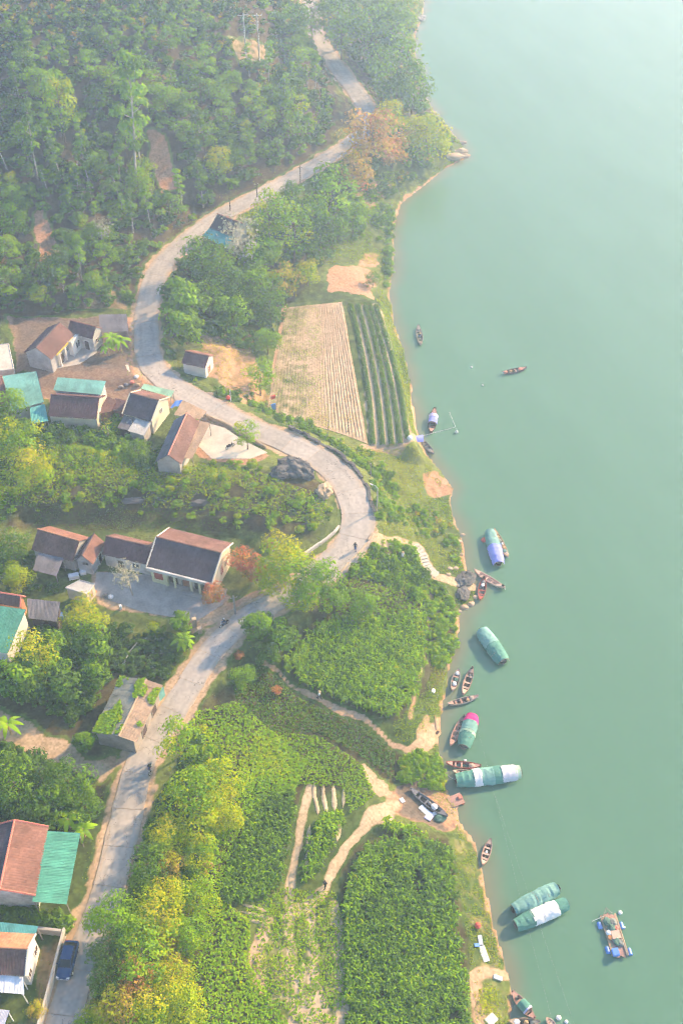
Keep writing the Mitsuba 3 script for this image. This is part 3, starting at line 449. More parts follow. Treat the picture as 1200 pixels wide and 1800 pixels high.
shed('brown_shed', 'little brown tiled shed between the maroon roof and the cream gable house', [(203,700,2.5),(221,704,2.5),(214,722,2.1),(196,720,2.1)], GG, 'maroon_tile', kind='tile', wall='brick_red')
r, Q, hw, hx = house('split_roof_house', 'house with red right slope and grey left slope beside the courtyard', (329,726), (296,800), 4.9, (352,739), 3.3, GG, 'old_tile', 'slate', 'concrete', kind='tile', kind_far='sheet', back=1.25, ridge='coral')
shed('', '', [(352,740,3.1),(318,806,3.1),(338,806,2.6),(370,744,2.6)], GG, 'tan_sheet', parent=r)
shed('brown_porch', 'brown sheet porch roof between the split roofed house and the lane', [(322,703.5,3.7),(364,723.5,3.4),(352,737.5,3.3),(306,729,3.5)], GG, 'tan_sheet', cat='porch')
a, b, c, d = [at_z(x, y, GG + z) for x, y, z in [(309,704,3.75),(322,703,3.8),(313,714,3.6),(299,717,3.5)]]
m = MB(); G = np.array([[(a*(1-s)+b*s)*(1-t)+(d*(1-s)+c*s)*t + [0,0,.12*math.sin(7*s)*math.sin(5*t)] for s in np.linspace(0,1,7)] for t in np.linspace(0,1,7)]); m.add(*gridmesh(G), 'blue_tarp'); m.add(G.reshape(-1,3)-[0,0,.02], gridmesh(G)[1][:, ::-1], 'blue_tarp'); m.put('tarpaulin', label='bright blue tarpaulin over the corner of the brown porch', cat='tarpaulin')
# top house group
r, Q, hw, hx = house('tiled_house', 'red brown tiled house with yellow trimmed porch below the wooded hill', (105,567), (63,611), 4.9, (91,632), 3.1, GHH, 'old_tile', 'dark_tile', 'asbestos', doors=[('n','door',-.5,1.0,2.0,1.0,'dark_wood'),('n','window',1.5,1.0,1.0,1.6,'glass_dark')])
R = np.stack([(Q(1,0,0)-Q(0,0,0)), (Q(0,1,0)-Q(0,0,0)), [0,0,1.0]], 1)
m = MB(); m.add(*box(Q(.3, hw + .05, 3.0), [2 * hx * .7, .22, .22], R), 'yellow_trim'); m.put('porch_beam', r)
for x in (-hx * .4, 0.2, hx * .65): m = MB(); m.add(*box(Q(x, hw, 1.4), [.25, .25, 3.0], R), 'white'); m.put('porch_pillar', r)
flat_house('flat_annex', 'white flat roofed annex with one window beside the tiled house', [(113,597),(127,579),(142,583),(126,602)], 3.1, GHH, 'dirty_white', 'white', holes=[(2,.5,1.6,1.2,1.3,'window','glass_dark')])
house('maroon_cottage', 'maroon roofed cottage with pale gable right of the white annex', (124,563), (169,574.5), 4.5, (155,594), 3.0, GHH, 'maroon_tile', 'red_tile', 'dirty_white', doors=[('r','window',.2,.9,.9,1.7,'dark_wood'),('n','door',1.0,.9,1.9,.95,'dark_wood')])
shed('grey_shed', 'grey corrugated shed roof above the banana plants', [(174,553,3.3),(223,552,3.3),(226,582,2.4),(176,585,2.4)], GHH, 'slate')
flat_house('roofless_house', 'bare concrete flat roof at the left picture edge', [(-30,610),(15,605),(24,648),(-30,655)], 2.7, GHH, 'pale_concrete', 'dirty_white')
slab('terrace_slab', 'pale raised concrete terrace edge along the lane entrance', [(152,650),(226,641),(229,653),(150,662)], GHH - .3, 'pale_concrete', 1.2, .25)
low_wall('terrace_wall', 'old grey retaining wall under the pale concrete terrace', [(112,665),(150,665),(229,656)], GHH - 1.0, .9, .25, 'dirty_white', seg=2.0, rough=.02, jag=.04)
slab('cement_yard', 'grey cement yard of the tiled house', [(110,625),(140,598),(178,598),(170,620),(140,640),(100,648)], GHH, 'concrete', .6, .04)
house('white_hut', 'small white hut with maroon roof standing alone right of the lane', (326,617), (367.5,626), 3.7, (317.5,638), 2.5, 8.9, 'maroon_tile', 'red_tile', 'white', ridge='red_tile', doors=[('r','door',.2,.7,1.4,1.0,'brick_red','cream')], cat='hut')
r, Q, hw, hx = house('roadside_house', 'dark and red roofed house with turquoise lean to beside the upper lane', (382.5,376), (420,391), 5.0, (370,400.5), 3.2, 10.2, 'dark_tile', 'red_tile', 'dirty_white')
shed('', '', [(369,400,3.15),(413,414,3.15),(400,437,2.4),(355.5,415,2.4)], 10.2, 'turquoise_sheet', parent=r)
# walls and rocks along the lane
low_wall('stone_parapet', 'rough stone parapet along the outer edge of the lane bend', [(508,752),(548,772),(590,796),(625,828),(648,862),(656,905)], [9.1,8.9,8.8,8.6,8.4,8.3], .55, .45, 'dark_stone', seg=1.3, rough=.12, jag=.3)
low_wall('courtyard_wall', 'low brown wall between the courtyard and the lane', [(358,733),(395,747),(425,765),(468,790)], [9.5,9.4,9.3,9.2], .8, .25, 'tan_stone', seg=2.0, rough=.02, jag=.05)
low_wall('roadside_fence', 'low concrete post wall between the red trees and the lane', [(400,1078),(440,1060),(500,1030),(545,1003)], [7.7,7.9,8.1,8.2], .5, .18, 'tan_stone', seg=2.5, rough=.04, jag=.2)
low_wall('bend_kerb', 'short pale kerb on the inner side of the lane bend', [(535,975),(560,957),(584,940),(596,925)], 8.5, .35, .3, 'pale_concrete', seg=1.5, rough=.03, jag=.1)
low_wall('outer_kerb', 'stone edge of the lane above the footpath', [(655,940),(640,962),(618,984),(598,1008)], [8.3,8.2,8.1,8.0], .3, .3, 'tan_stone', seg=1.4, rough=.05, jag=.2)
def boulder(px, py, r, label, col='dark_stone', seed=1, rough=1.0, sink=.35, z=None):
    p = at(px, py) if z is None else at_z(px, py, z); m = MB(); v, f = ico([0,0,0], [1,1,1], 4); v = v * (1 + rough * 1.1 * (meshkit.fbm(v * 1.9 + seed * 5.1, 5, seed) - .5))[:, None]; v = v * np.asarray(r) @ rotz(seed * 1.3 if seed % 10 else .1).T; m.add(v + p + [0, 0, r[2] * (1 - 2 * sink)], f, col)
    k = m.put('boulder', label=label, cat='rock'); ROOFS.append(shapely.Point(p[:2]).buffer(max(r[:2]) * .8)); return k
boulder(522, 830, [2.9, 1.9, 1.7], 'big dark grey boulder on the inner lane bend', seed=2)
boulder(495, 834, [1.6, 1.3, 1.0], 'smaller dark boulder half buried left of the big one', seed=5)
boulder(570, 868, [1.2, 1.6, 1.3], 'tan rock face beside the lane bend', 'tan_stone', seed=7)
boulder(478, 960, [1.0, .8, .9], 'reddish boulder in the bushes above the olive tree', 'brick_red', seed=9)
boulder(817, 1020, [1.9, 1.2, .8], 'large dark shore rock left of the red boat', seed=3)
boulder(812, 1045, [1.4, 1.0, .6], 'dark shore rock below the larger one', seed=6)
for i, (x, y, r) in enumerate([(828,1062,.6),(815,1068,.7),(806,1075,.5),(835,1050,.5),(800,1000,.55),(806,952,.5),(800,985,.4),(790,1000,.5),(811,974,.35),(813,940,.4),(788,1010,.45),(805,1030,.4)]):
    m = MB(); p = at(x, y); m.add(*ico(p + [0, 0, .1 * r], [r, r * .7, r * .5], 2, .8, i), 'tan_stone', tone=.9); m.put('shore_stone', label='pale stone lying on the sandy landing place', cat='stone', group='pale stones at the landing place')
for i, (x, y, r) in enumerate([(810,268,1.3),(800,278,1.6),(818,275,.9),(812,252,.8),(738,35,1.0),(742,30,.8)]):
    m = MB(); p = at(x, y); m.add(*ico(p + [0, 0, .2 * r], [r * 1.3, r * .8, r * .5], 2, .9, i + 20), 'tan_stone' if i < 4 else 'concrete'); m.put('point_rock', label='pale rock at the tip of the wooded point' if i < 4 else 'pale rock on the far bank at the top', cat='rock', group='rocks on the point' if i < 4 else 'rocks on the far bank')
for i, (x, y, a, b, c) in enumerate([(235, 880, 1.9, .6, .45), (350, 884, 1.5, .55, .4)]):
    boulder(x, y, [a, b, c], ['long low dark rock, left one of two in the scrub ridge', 'low dark rock, right one of two in the scrub ridge'][i], 'dark_stone', 10 * i, 1.0, .5)
# stone steps down the bank
st = thing('stone_steps', 'narrow stone steps leading down from the lane to the landing', 'steps'); sp = resample(np.array([at(x, y) for x, y in [(728,958),(742,975),(748,992),(757,1004),(768,1012)]]), .55)
for p, q in zip(sp[:-1], sp[1:]):
    d = (q - p) * [1, 1, 0]; d /= np.linalg.norm(d); R = np.stack([d, [-d[1], d[0], 0], [0, 0, 1.0]], 1); m = MB(); m.add(*box((p + q) / 2 + [0, 0, -.02], [.5, 1.3, .35], R), 'pale_concrete', tone=hrng.uniform(.3, .9)); m.put('step', st)
ROOFS.append(shapely.LineString(sp[:, :2]).buffer(.8))

# ploughed field and leafy crop rows
def field():
    TL, TR, BR, BL = at(503, 541), at(601, 531), at(646, 781), at(470, 722); nr = 30; m = 30 * 6 + 1; k = 70
    s = np.linspace(0, 1, m)[:, None]; t = np.linspace(0, 1, k)[None]; bl = lambda a, b, c, d: (a * (1 - s) + b * s) * (1 - t) + (d * (1 - s) + c * s) * t
    X, Y = bl(TL[0], TR[0], BR[0], BL[0]), bl(TL[1], TR[1], BR[1], BL[1]); X = X + .18 * (meshkit.noise(np.stack([X * 0 + np.round(s * nr), Y / 3, X * 0], -1), 3) - .5)
    Z = ground(X.ravel(), Y.ravel()).reshape(X.shape); edge = np.minimum(1, np.minimum(np.minimum(s, 1 - s) * 30, np.minimum(t, 1 - t) * 30)); amp = .02 + .05 * sstep(.5, .72, s)
    Z = Z + .06 + edge * amp * (1 + np.cos(s * nr * 2 * np.pi)) + .05 * (meshkit.noise(np.stack([X * 2.5, Y * 2.5, X * 0], -1), 8) - .5)
    mb = MB(); v, f = gridmesh(np.stack([X, Y, Z], -1)); sc = scene; kx = key_for('ploughed_field')
    soil = np.clip(  .76 + .20 * sstep(.30, .65, s + 0 * t) + .22 * (meshkit.fbm(np.stack([X * .4, Y * .4, X * 0], -1), 3, 5) - .5) + (.03 + .12 * sstep(.4, .7, s)) * np.cos(s * nr * 2 * np.pi) + 0 * t, 0, 1.1); sc[kx] = mikit.ply((v, f), 'ground_mat', smooth=True, uv=np.stack([soil.ravel(), np.full(soil.size, .8)], 1)); tag(kx, 'pale ploughed field with fine furrows', kind='structure'); ROOFS.append(shapely.Polygon([p[:2] for p in (TL, TR, BR, BL)]))
field()

# ------------------------------------------------------------------ vegetation
def leaves_at(c, n, L, W, rng, hue, hv=0.04, tone=None, fold=0.0):
    """One four-cornered leaf (or leaf spray) at every point of c, facing n."""
    N = len(c); n = n / (np.linalg.norm(n, axis=1, keepdims=True) + 1e-9)
    r = rng.normal(size=(N, 3)); t = r - n * (r * n).sum(1, keepdims=True); t /= np.linalg.norm(t, axis=1, keepdims=True) + 1e-9; b = np.cross(n, t)
    L = (L * rng.uniform(0.6, 1.3, N))[:, None]; W = (W * rng.uniform(0.6, 1.3, N))[:, None]
    v = np.stack([c - t * L * 0.5, c + b * W * 0.5 + t * L * 0.06 - n * L * fold, c + t * L * 0.5 - n * L * fold * 0.5, c - b * W * 0.5 + t * L * 0.06 - n * L * fold], 1).reshape(-1, 3)
    i = np.arange(N)[:, None] * 4
    f = np.vstack([i + [0, 1, 2], i + [0, 2, 3]])
    h = np.clip(np.broadcast_to(hue, (N,)) + rng.normal(0, hv, N), 0, 1.3); s = np.clip(rng.normal(0.5, 0.22, N) if tone is None else tone + rng.normal(0, 0.16, N), 0, 1)
    return v, f, np.repeat(np.stack([h, s], 1), 4, axis=0)
def sph(rng, n):
    d = rng.normal(size=(n, 3)); return d / np.linalg.norm(d, axis=1, keepdims=True)
def make_tree(seed, R, HC, HT, nb, nl, leaf, hue, hv=0.05, shape='round', bark='bark', aspect=0.55, bare=0.0, trunk_r=0.12, lean=0.06, low=0.0):
    """Trunk and crown of one tree; base at the origin, crown from HT to HT + HC, radius R."""
    rng = np.random.default_rng(seed); tr, cr = MB(), MB()
    top = np.array([rng.normal(0, lean), rng.normal(0, lean), 1.0]) * (HT + HC * 0.7)
    mid = top * 0.5 + rng.normal(0, 0.12, 3) * [1, 1, 0]
    tr.add(*tube([[0, 0, -0.4], top * 0.18, mid, top * 0.8, top], np.array([1.25, 1, .72, .4, .15]) * trunk_r, 6), bark, tone=rng.uniform(.3, .7))
    cent = []
    for i in range(nb):
        z = (i + rng.uniform(0.1, 0.9)) / nb
        prof = {'round': 1.0 * math.sqrt(max(0.03, 1 - (1.75 * z - 0.85) ** 2)), 'column': 0.55 + 0.45 * math.sin(math.pi * min(1, z * 1.1)), 'cone': 1.05 - 0.85 * z, 'umbrella': 0.45 + 0.6 * z if z < 0.85 else 0.7}[shape]
        a = i * 2.4 + rng.uniform(-0.6, 0.6); d = R * prof * rng.uniform(0.35, 0.85) * (1 if shape != 'column' else .8)
        c = np.array([d * math.cos(a), d * math.sin(a), HT + HC * (low + (1 - low) * z * 0.92)]); c[:2] += top[:2] * c[2] / top[2]
        cent.append((c, R * rng.uniform(0.30, 0.52) * (1 if shape != 'column' else 0.9)))
    for c, r in cent:
        j = min(0.92, max(0.25, (c[2] - 0.5 * r - 0.25 * np.hypot(*c[:2])) / top[2])); s = top * j; m = (s + c) / 2 + rng.normal(0, 0.1, 3) * r
        tr.add(*tube([s, m, c], np.array([.34, .22, .08]) * trunk_r, 4, False), bark)
        k = max(6, int(nl / nb * rng.uniform(0.7, 1.3) * (1 - bare))); d = sph(rng, k); d[:, 2] = np.where(d[:, 2] < -0.3, -d[:, 2] * 0.6, d[:, 2]); q = rng.uniform(0.45, 1.06, k) ** 0.6
        p = c + d * (r * q)[:, None] * [1.1, 1.1, 0.82]; p[:, 2] = np.maximum(p[:, 2], 0.15)
        v, f, u = leaves_at(p, d * 0.9 + [0, 0, 0.35] + rng.normal(0, 0.33, (k, 3)), leaf, leaf * aspect, rng, hue + rng.normal(0, hv), 0.035, np.clip(0.5 + rng.normal(0, 0.12), .2, .8), 0.12)
        cr.add(v, f, uv=u)
    return tr, cr
SPECIES = {}
def species(kind, n, **kw):
    SPECIES[kind] = []
    for i in range(n):
        k = dict(kw); nm = f'{kind}_kind_{i}'; h = k.pop('dh', 0.0); k['hue'] = k['hue'] + h * (i - (n - 1) / 2)
        tr, cr = make_tree(1000 + 17 * len(SPECIES) + i, **k); g = {'type': 'shapegroup'}
        for part, m, b in (('trunk', tr, 'paint'), ('crown', cr, 'leaf')):
            me, uv = m.mesh(); g[part] = mikit.ply(me, b, uv=uv)
        scene[nm] = g; SPECIES[kind].append((nm, k['HT'] + k['HC'] * 0.5, k['R']))
species('forest', 5, R=2.6, HC=4.4, HT=1.4, nb=14, nl=1250, leaf=0.40, hue=0.30, hv=0.09, dh=0.05)
species('acacia', 3, R=2.5, HC=5.2, HT=2.2, nb=14, nl=1050, leaf=0.40, hue=0.44, hv=0.06, dh=0.05)
species('slender', 4, R=1.75, HC=6.2, HT=3.2, nb=13, nl=950, leaf=0.40, hue=0.34, hv=0.07, shape='column', bark='pale_bark', trunk_r=0.11, dh=0.06, lean=.09)
species('broadleaf', 3, R=3.0, HC=4.2, HT=1.6, nb=16, nl=1250, leaf=0.62, hue=0.33, hv=0.07, aspect=0.62, dh=0.05)
species('lime', 3, R=2.7, HC=3.6, HT=0.9, nb=15, nl=2000, leaf=0.32, hue=0.565, hv=0.06, dh=0.04)
species('olive', 3, R=3.0, HC=4.2, HT=1.4, nb=17, nl=2100, leaf=0.34, hue=0.50, hv=0.09, dh=0.08)
species('ochre', 2, R=2.4, HC=3.6, HT=1.2, nb=13, nl=1000, leaf=0.36, hue=0.78, hv=0.04)
species('russet', 2, R=2.2, HC=3.2, HT=1.0, nb=13, nl=1200, leaf=0.34, hue=0.93, hv=0.04)
species('rust', 2, R=2.4, HC=3.6, HT=1.0, nb=15, nl=1300, leaf=0.34, hue=0.865, hv=0.03)
species('pale', 2, R=2.4, HC=3.6, HT=3.2, nb=14, nl=420, leaf=0.34, hue=1.27, hv=0.01, bark='pale_bark', shape='umbrella', trunk_r=.11)
species('bare', 2, R=1.6, HC=2.6, HT=1.8, nb=12, nl=90, leaf=0.22, hue=0.72, hv=0.05, bark='bark', trunk_r=.08)
species('dark', 3, R=3.2, HC=4.8, HT=1.6, nb=17, nl=1450, leaf=0.42, hue=0.24, hv=0.05, dh=0.05)
BUSH = []
for i, (hue, nl, lf) in enumerate([(.10, 230, .42), (.18, 230, .40), (.26, 230, .42), (.36, 230, .38), (.48, 240, .36), (.54, 240, .36), (.78, 200, .34), (.30, 150, .60)]):
    tr, cr = make_tree(300 + i, R=1.15, HC=1.3, HT=0.05, nb=7, nl=nl, leaf=lf, hue=hue, hv=.05, trunk_r=.03); m, uv = cr.mesh()
    scene[f'bush_kind_{i}'] = {'type': 'shapegroup', 'foliage': mikit.ply(m, 'leaf', uv=uv)}; BUSH.append(f'bush_kind_{i}')
def inst(key, g, p, s, a, tilt=0.0, sz=None):
    scene[key] = {'type': 'instance', 'g': {'type': 'ref', 'id': g}, 'to_world': T().translate([float(x) for x in p]).rotate([0, 0, 1], math.degrees(a)).rotate([1, 0, 0], tilt).scale([float(s), float(s), float(sz or s)])}
def clear(x, y, m=0.5):
    return not any(P.distance(shapely.Point(x, y)) < m for P in ROOFS)
trng = np.random.default_rng(77)
PLACED = []
def tree(px, py, kind, rpx, label, name='tree', group=None, cat='tree', var=None, hs=1.0, world=None):
    """A tree whose crown centre shows at the photo's pixel with a crown of rpx pixels' radius."""
    vs = SPECIES[kind]; nm, hc, R = vs[trng.integers(len(vs)) if var is None else var]
    if world is None:
        p = at(px, py, hc); dist = np.linalg.norm(p - EYE); s = rpx * dist / FOCAL / R * 1.02
        p = at(px, py, hc * s * hs); base = np.array([p[0], p[1], ground(p[0], p[1])[0]])
    else: base, s = world
    k = thing(name, label, cat, group); inst(k, nm, base, s, trng.uniform(0, 6.28), trng.uniform(-3, 3), s * hs); PLACED.append((base[0], base[1], R * s)); return k

rq = np.random.default_rng(8); Qs, hws, hxs = SHED; n_ = 5200; xs, ys = rq.uniform(-hxs, hxs, n_), rq.uniform(-.62 * hws, hws, n_); nz_ = meshkit.fbm(np.stack([xs / 2.1, ys / 2.1, xs * 0], 1), 3, 3) + .10 * (ys > 0) + .06 * (xs > 0); ok_ = nz_ > .595; xs, ys = xs[ok_], ys[ok_]
c_ = np.array([Qs(x, y, 3.5 - .8 * abs(y) / hws + .08) for x, y in zip(xs, ys)]); c_[:, 2] += rq.uniform(0, .4, len(c_)) * .8; v, f, u = leaves_at(c_, rq.normal(0, .4, (len(c_), 3)) + [0, 0, 1], .36, .24, rq, .44 + .2 * (meshkit.noise(c_ * .5, 2) - .5), .06, None, .12)
m = MB(); m.add(v, f, uv=u); tag(m.put('creeper', bsdf='leaf'), 'green creeper sprawling over the roof of the roadside shed', 'creeper')

# ------------------------------------------------------------------ boats
def local(px0, px1, z=0.0):
    """Frame on the water between two pixels: origin in the middle, x towards the second."""
    a, b = at_z(*px0, z), at_z(*px1, z); d = b - a; L = np.linalg.norm(d); d /= L; return (a + b) / 2, np.stack([d, [-d[1], d[0], 0], [0, 0, 1.0]], 1), L
class Loc(MB):
    def __init__(s, O, R): super().__init__(); s.O, s.R = O, R
    def l(s, vf, col, tone=.5): return s.add(np.asarray(vf[0]) @ s.R.T + s.O, vf[1], col, tone=tone)
SX = np.linspace(-1, 1, 15)
def hull_mesh(L, W, h=.42, rise=.30, power=2.2, blunt=.16):
    """Open sampan hull: outer skin, gunwale and inner skin lofted along its length."""
    st = []
    for s in SX:
        w = W / 2 * max(blunt, (1 - abs(s) ** power) ** .75); zt = h + rise * abs(s) ** 3; zb = -.16 + (rise + .12) * abs(s) ** 3
        st.append([(0, zb), (w * .62, zb + .02), (w * .93, zb + .45 * (zt - zb)), (w, zt), (w - .07, zt), (w * .84, zb + .45 * (zt - zb) + .03), (w * .55, zb + .08), (0, zb + .07)])
    P = np.array([[[s * L / 2, y, z] for y, z in (row + [(-y, z) for y, z in row[::-1]])] for s, row in zip(SX, st)])
    P = np.concatenate([P, P[:, :1]], 1); v, f = gridmesh(P); k = P.shape[1]; n = len(v)
    caps = []
    for i in (0, len(SX) - 1):
        b = i * k
        for q in range(3): caps += [[b + q, b + q + 1, b + 14 - q, b + 15 - q]]
    return v, np.vstack([f, caps])
def prism_x(x0, x1, y0, y1, z0, z1): return box([(x0 + x1) / 2, (y0 + y1) / 2, (z0 + z1) / 2], [x1 - x0, y1 - y0, z1 - z0])
def width_at(W, s, power=2.2, blunt=.16): return W * max(blunt, (1 - abs(s) ** power) ** .75)
bo = np.random.default_rng(31)
def boat(name, label, p0, p1, wpx, hull='pink_wood', deck='bow_wood', inner='dark_wood', cover=(), arch=.95, thwarts=(-.35, .1, .45), decks=(-.62, .62), stuff=(), z=0.0, group=None, tilt=0, engine=True, ribs=True, cat='boat'):
    """Sampan from pixel p0 (stern) to p1 (bow). cover: cloth bands (s0, s1, colour, lift) over half hoops; stuff: (s, y, size, colour) loose bundles."""
    O, R, L = local(p0, p1, z); W = wpx * np.linalg.norm(O - EYE) / FOCAL; root = thing(name, label, cat, group)
    if tilt: R = R @ np.array([[1, 0, 0], [0, math.cos(tilt), -math.sin(tilt)], [0, math.sin(tilt), math.cos(tilt)]])
    m = Loc(O, R); m.l(hull_mesh(L, W, power=2.2 if not cover or arch < .9 else 3.6, blunt=.16 if not cover else .34), hull, bo.uniform(.3, .7)); m.put('hull', root)
    for s in decks:
        e = np.sign(s) * .93; xs = np.linspace(s, e, 5); hw_ = [width_at(W, x) / 2 - .05 for x in xs]; zz = [.40 + .29 * abs(x) ** 3 for x in xs]
        G = np.array([[[x * L / 2, y * q, z_] for y in (-1, -.34, .34, 1)] for x, q, z_ in zip(xs, hw_, zz)]); v, f = gridmesh(G); m = Loc(O, R); m.l((v, f), deck, bo.uniform(.4, .8)); m.l((v - [0, 0, .04], f[:, ::-1]), deck)
        m.put('deck', root)
    m = Loc(O, R)
    for i in range(7):
        y = (i - 3) * W * .088; m.l(box([0, y, -.02 + bo.uniform(0, .02)], [L * .62, W * .08, .03]), inner, bo.uniform(.2, .8))
    m.put('floor_boards', root)
    for s in thwarts:
        w = width_at(W, s) - .1; m = Loc(O, R); m.l(box([s * L / 2, 0, .30], [.24, w, .04]), deck, bo.uniform(.2, .8)); m.put('thwart', root)
    if engine and not cover:
        m = Loc(O, R); m.l(box([-.86 * L / 2, 0, .78], [.35, .26, .26]), 'black'); m.l(tube([[-.86 * L / 2, 0, .78], [-1.08 * L / 2, .1, .25]], .035, 5), 'steel_white'); m.put('engine', root)
    for s, y, sz, col in stuff:
        m = Loc(O, R); v, f = ico([s * L / 2, y * W / 2, .25 + sz * .3], [sz, sz * .8, sz * .55], 2, .7, int(bo.integers(99))); m.l((v, f), col, bo.uniform(.3, .8)); m.put('bundle', root)
    n = 11
    for q, (s0, s1, col, lift) in enumerate(cover):
        m = Loc(O, R); xs = np.linspace(s0, s1, max(5, int((s1 - s0) * L * 2))); th = np.linspace(-.02, math.pi + .02, n); G = []
        for i, x in enumerate(xs):
            w = W / 2 * (1 - .30 * abs(x) ** 3) + .05 + lift * .6; hh = arch * (1 - .18 * abs(x) ** 2) + lift; sag = .07 * abs(math.sin((x - s0) * L * 1.9)) * arch
            G.append([[x * L / 2, w * math.cos(t) * (1 - .06 * math.sin(2 * t) ** 2), .42 + (hh - sag) * math.sin(t) ** .8 if math.sin(t) > 0 else .40] for t in th])
        G = np.array(G) + (meshkit.noise(np.array(G) * 2.3 + q, q) - .5)[..., None] * [0, .15, .13]; v, f = gridmesh(G); c = G.mean((0, 1)) - [0, 0, .4]
        m.l((v, f), col, bo.uniform(.35, .65)); m.l((v + (c - v) * .03 * [0, 1, 1], f[:, ::-1]), col); m.put('awning', root, smooth=False)
    if cover:
        a, b = min(c[0] for c in cover), max(c[1] for c in cover)
        for s in np.linspace(a, b, 5):
            w = W / 2 * (1 - .30 * abs(s) ** 3) + .02; m = Loc(O, R); m.l(tube([[s * L / 2, w * math.cos(t), .38 + arch * (1 - .18 * s * s) * .97 * max(0, math.sin(t)) ** .8] for t in np.linspace(0, math.pi, 9)], .025, 4), 'tan_wood'); m.put('hoop', root)
    return root, O, R, L, W
S = 4.8
boat('rowing_boat', 'small grey boat nearest the leafy crop rows, with a seated rower', (739.2, 609), (734.4, 575.6), 11, 'grey_wood', 'grey_wood', stuff=[(.55, 0, .3, 'net_grey')], engine=False)
boat('net_boat', 'small boat alone in mid river loaded with orange bundles', (882.3, 658), (924, 649.5), 10, 'dark_wood', 'pink_wood', stuff=[(-.75, 0, .45, 'coral'), (.5, 0, .5, 'coral'), (.68, 0, .4, 'pink_wood'), (-.3, .2, .3, 'basket'), (-.92, 0, .28, 'buoy_white')], engine=False)
boat('awning_boat', 'boat with small blue and white awning moored by the lift net', (763.5, 721), (756.7, 764), 15, 'dark_wood', 'pink_wood', cover=[(-.15, .32, 'indigo', 0.02), (-.36, -.12, 'lilac_tarp', .05)], arch=.8, stuff=[(-.75, .1, .35, 'white_tarp')])
boat('grey_boat', 'empty dark grey boat beached beside the blue tarpaulin hut', (761.5, 800.6), (740.6, 775.6), 10, 'slate', 'grey_wood', 'slate', engine=False, stuff=[(-.5, 0, .25, 'net_grey')])
boat('covered_boat', 'covered boat with half green and half blue awning', (859, 936), (876, 997), 23, 'dark_wood', 'bow_wood', cover=[(-.92, .02, 'sea_tarp', 0), (-.02, .97, 'indigo', .04)], arch=1.05)
boat('loaded_boat', 'cluttered boat tied alongside the green and blue covered boat', (867.5, 934), (891.7, 983), 12, 'tan_wood', 'tan_wood', stuff=[(-.8, 0, .35, 'coral'), (-.5, .1, .3, 'straw'), (-.2, 0, .4, 'net_grey'), (.05, .1, .3, 'white_tarp'), (.3, 0, .45, 'basket'), (.55, -.1, .45, 'net_green'), (.75, .2, .4, 'bow_wood'), (.92, 0, .25, 'sea_tarp')], engine=False)
boat('plank_boat', 'long pale planked boat moored beside the dark shore rocks', (886, 1036.7), (832.5, 1005), 12, 'bow_wood', 'bow_wood', 'bow_wood', stuff=[(-.96, 0, .2, 'black')], thwarts=(-.55, -.2, .15, .45))
boat('red_boat', 'dark red boat with its bow on the shore rocks', (850, 1018), (842.5, 1058), 14, 'red_wood', 'red_wood', 'dark_wood', stuff=[(-.35, 0, .35, 'white_tarp'), (-.6, 0, .4, 'slate')])
boat('covered_boat', 'all green covered boat floating alone off the bank', (884.7, 1169), (843.5, 1109), 28, 'dark_wood', 'bow_wood', cover=[(-.97, -.02, 'green_tarp', .03), (-.06, .88, 'sea_tarp', 0)], arch=1.15)
boat('mooring_boat', 'small boat with white bundles, left of a moored pair by the bank', (805, 1180), (794, 1217.4), 14, 'grey_wood', 'pink_wood', stuff=[(-.7, 0, .38, 'white_tarp'), (-.1, .1, .35, 'net_green'), (.3, 0, .4, 'white_tarp'), (.15, .3, .25, 'black')], engine=False)
boat('mooring_boat', 'dark pink boat with empty hold, right of a moored pair by the bank', (829.7, 1176), (813, 1224), 14, 'pink_wood', 'bow_wood', 'dark_wood', stuff=[(-.45, 0, .25, 'slate')])
boat('mooring_boat', 'long narrow boat lying across below the moored pair', (839.8, 1226.6), (785.7, 1241), 12, 'grey_wood', 'pink_wood', 'dark_wood', stuff=[(-.55, 0, .4, 'grey_wood'), (-.9, 0, .22, 'white_tarp'), (-.3, .2, .3, 'basket')], engine=False)
boat('long_boat', 'pink planked boat lying against the awning with a magenta end', (816, 1260.5), (791, 1313.6), 15, 'pink_wood', 'pink_wood', 'pink_wood', stuff=[(-.55, 0, .25, 'dark_wood')], thwarts=(-.5, -.3, .05, .4))
boat('covered_boat', 'green covered boat with bright magenta cloth on its far end', (829.7, 1261), (813, 1319), 26, 'grey_wood', 'bow_wood', cover=[(-.96, -.50, 'pink_cloth', .04), (-.54, .12, 'sea_tarp', 0), (.05, .22, 'pale_green_tarp', .05), (.16, .95, 'green_tarp', .01)], arch=1.05)
boat('maroon_boat', 'maroon boat moored just above the largest covered boat', (844.4, 1349.4), (783, 1344), 13, 'red_wood', 'pink_wood', 'dark_wood', stuff=[(-.5, 0, .4, 'bow_wood'), (-.8, .1, .25, 'white_tarp'), (-.7, 0, .3, 'basket')], engine=False)
boat('skiff', 'pale skiff mostly hidden behind the largest covered boat', (833, 1360), (795, 1359), 9, 'bow_wood', 'bow_wood', 'grey_wood', engine=False)
boat('large_covered_boat', 'largest covered boat, green awning with white cloth and grey end', (799, 1376), (915, 1360), 30, 'dark_wood', 'grey_wood', cover=[(-.99, -.38, 'green_tarp', .02), (-.46, -.22, 'white_tarp', .07), (-.24, .14, 'sea_tarp', .05), (.08, .42, 'green_tarp', .01), (.38, .84, 'grey_tarp', .04), (.78, .95, 'pale_green_tarp', .01)], arch=1.25)
boat('beached_boat', 'long dark boat hauled out on the muddy landing', (786, 1438), (720, 1389), 14, 'slate', 'slate', 'dark_wood', z=.95, stuff=[(-.3, 0, .5, 'white_tarp'), (-.05, 0, .3, 'slate')], engine=False)
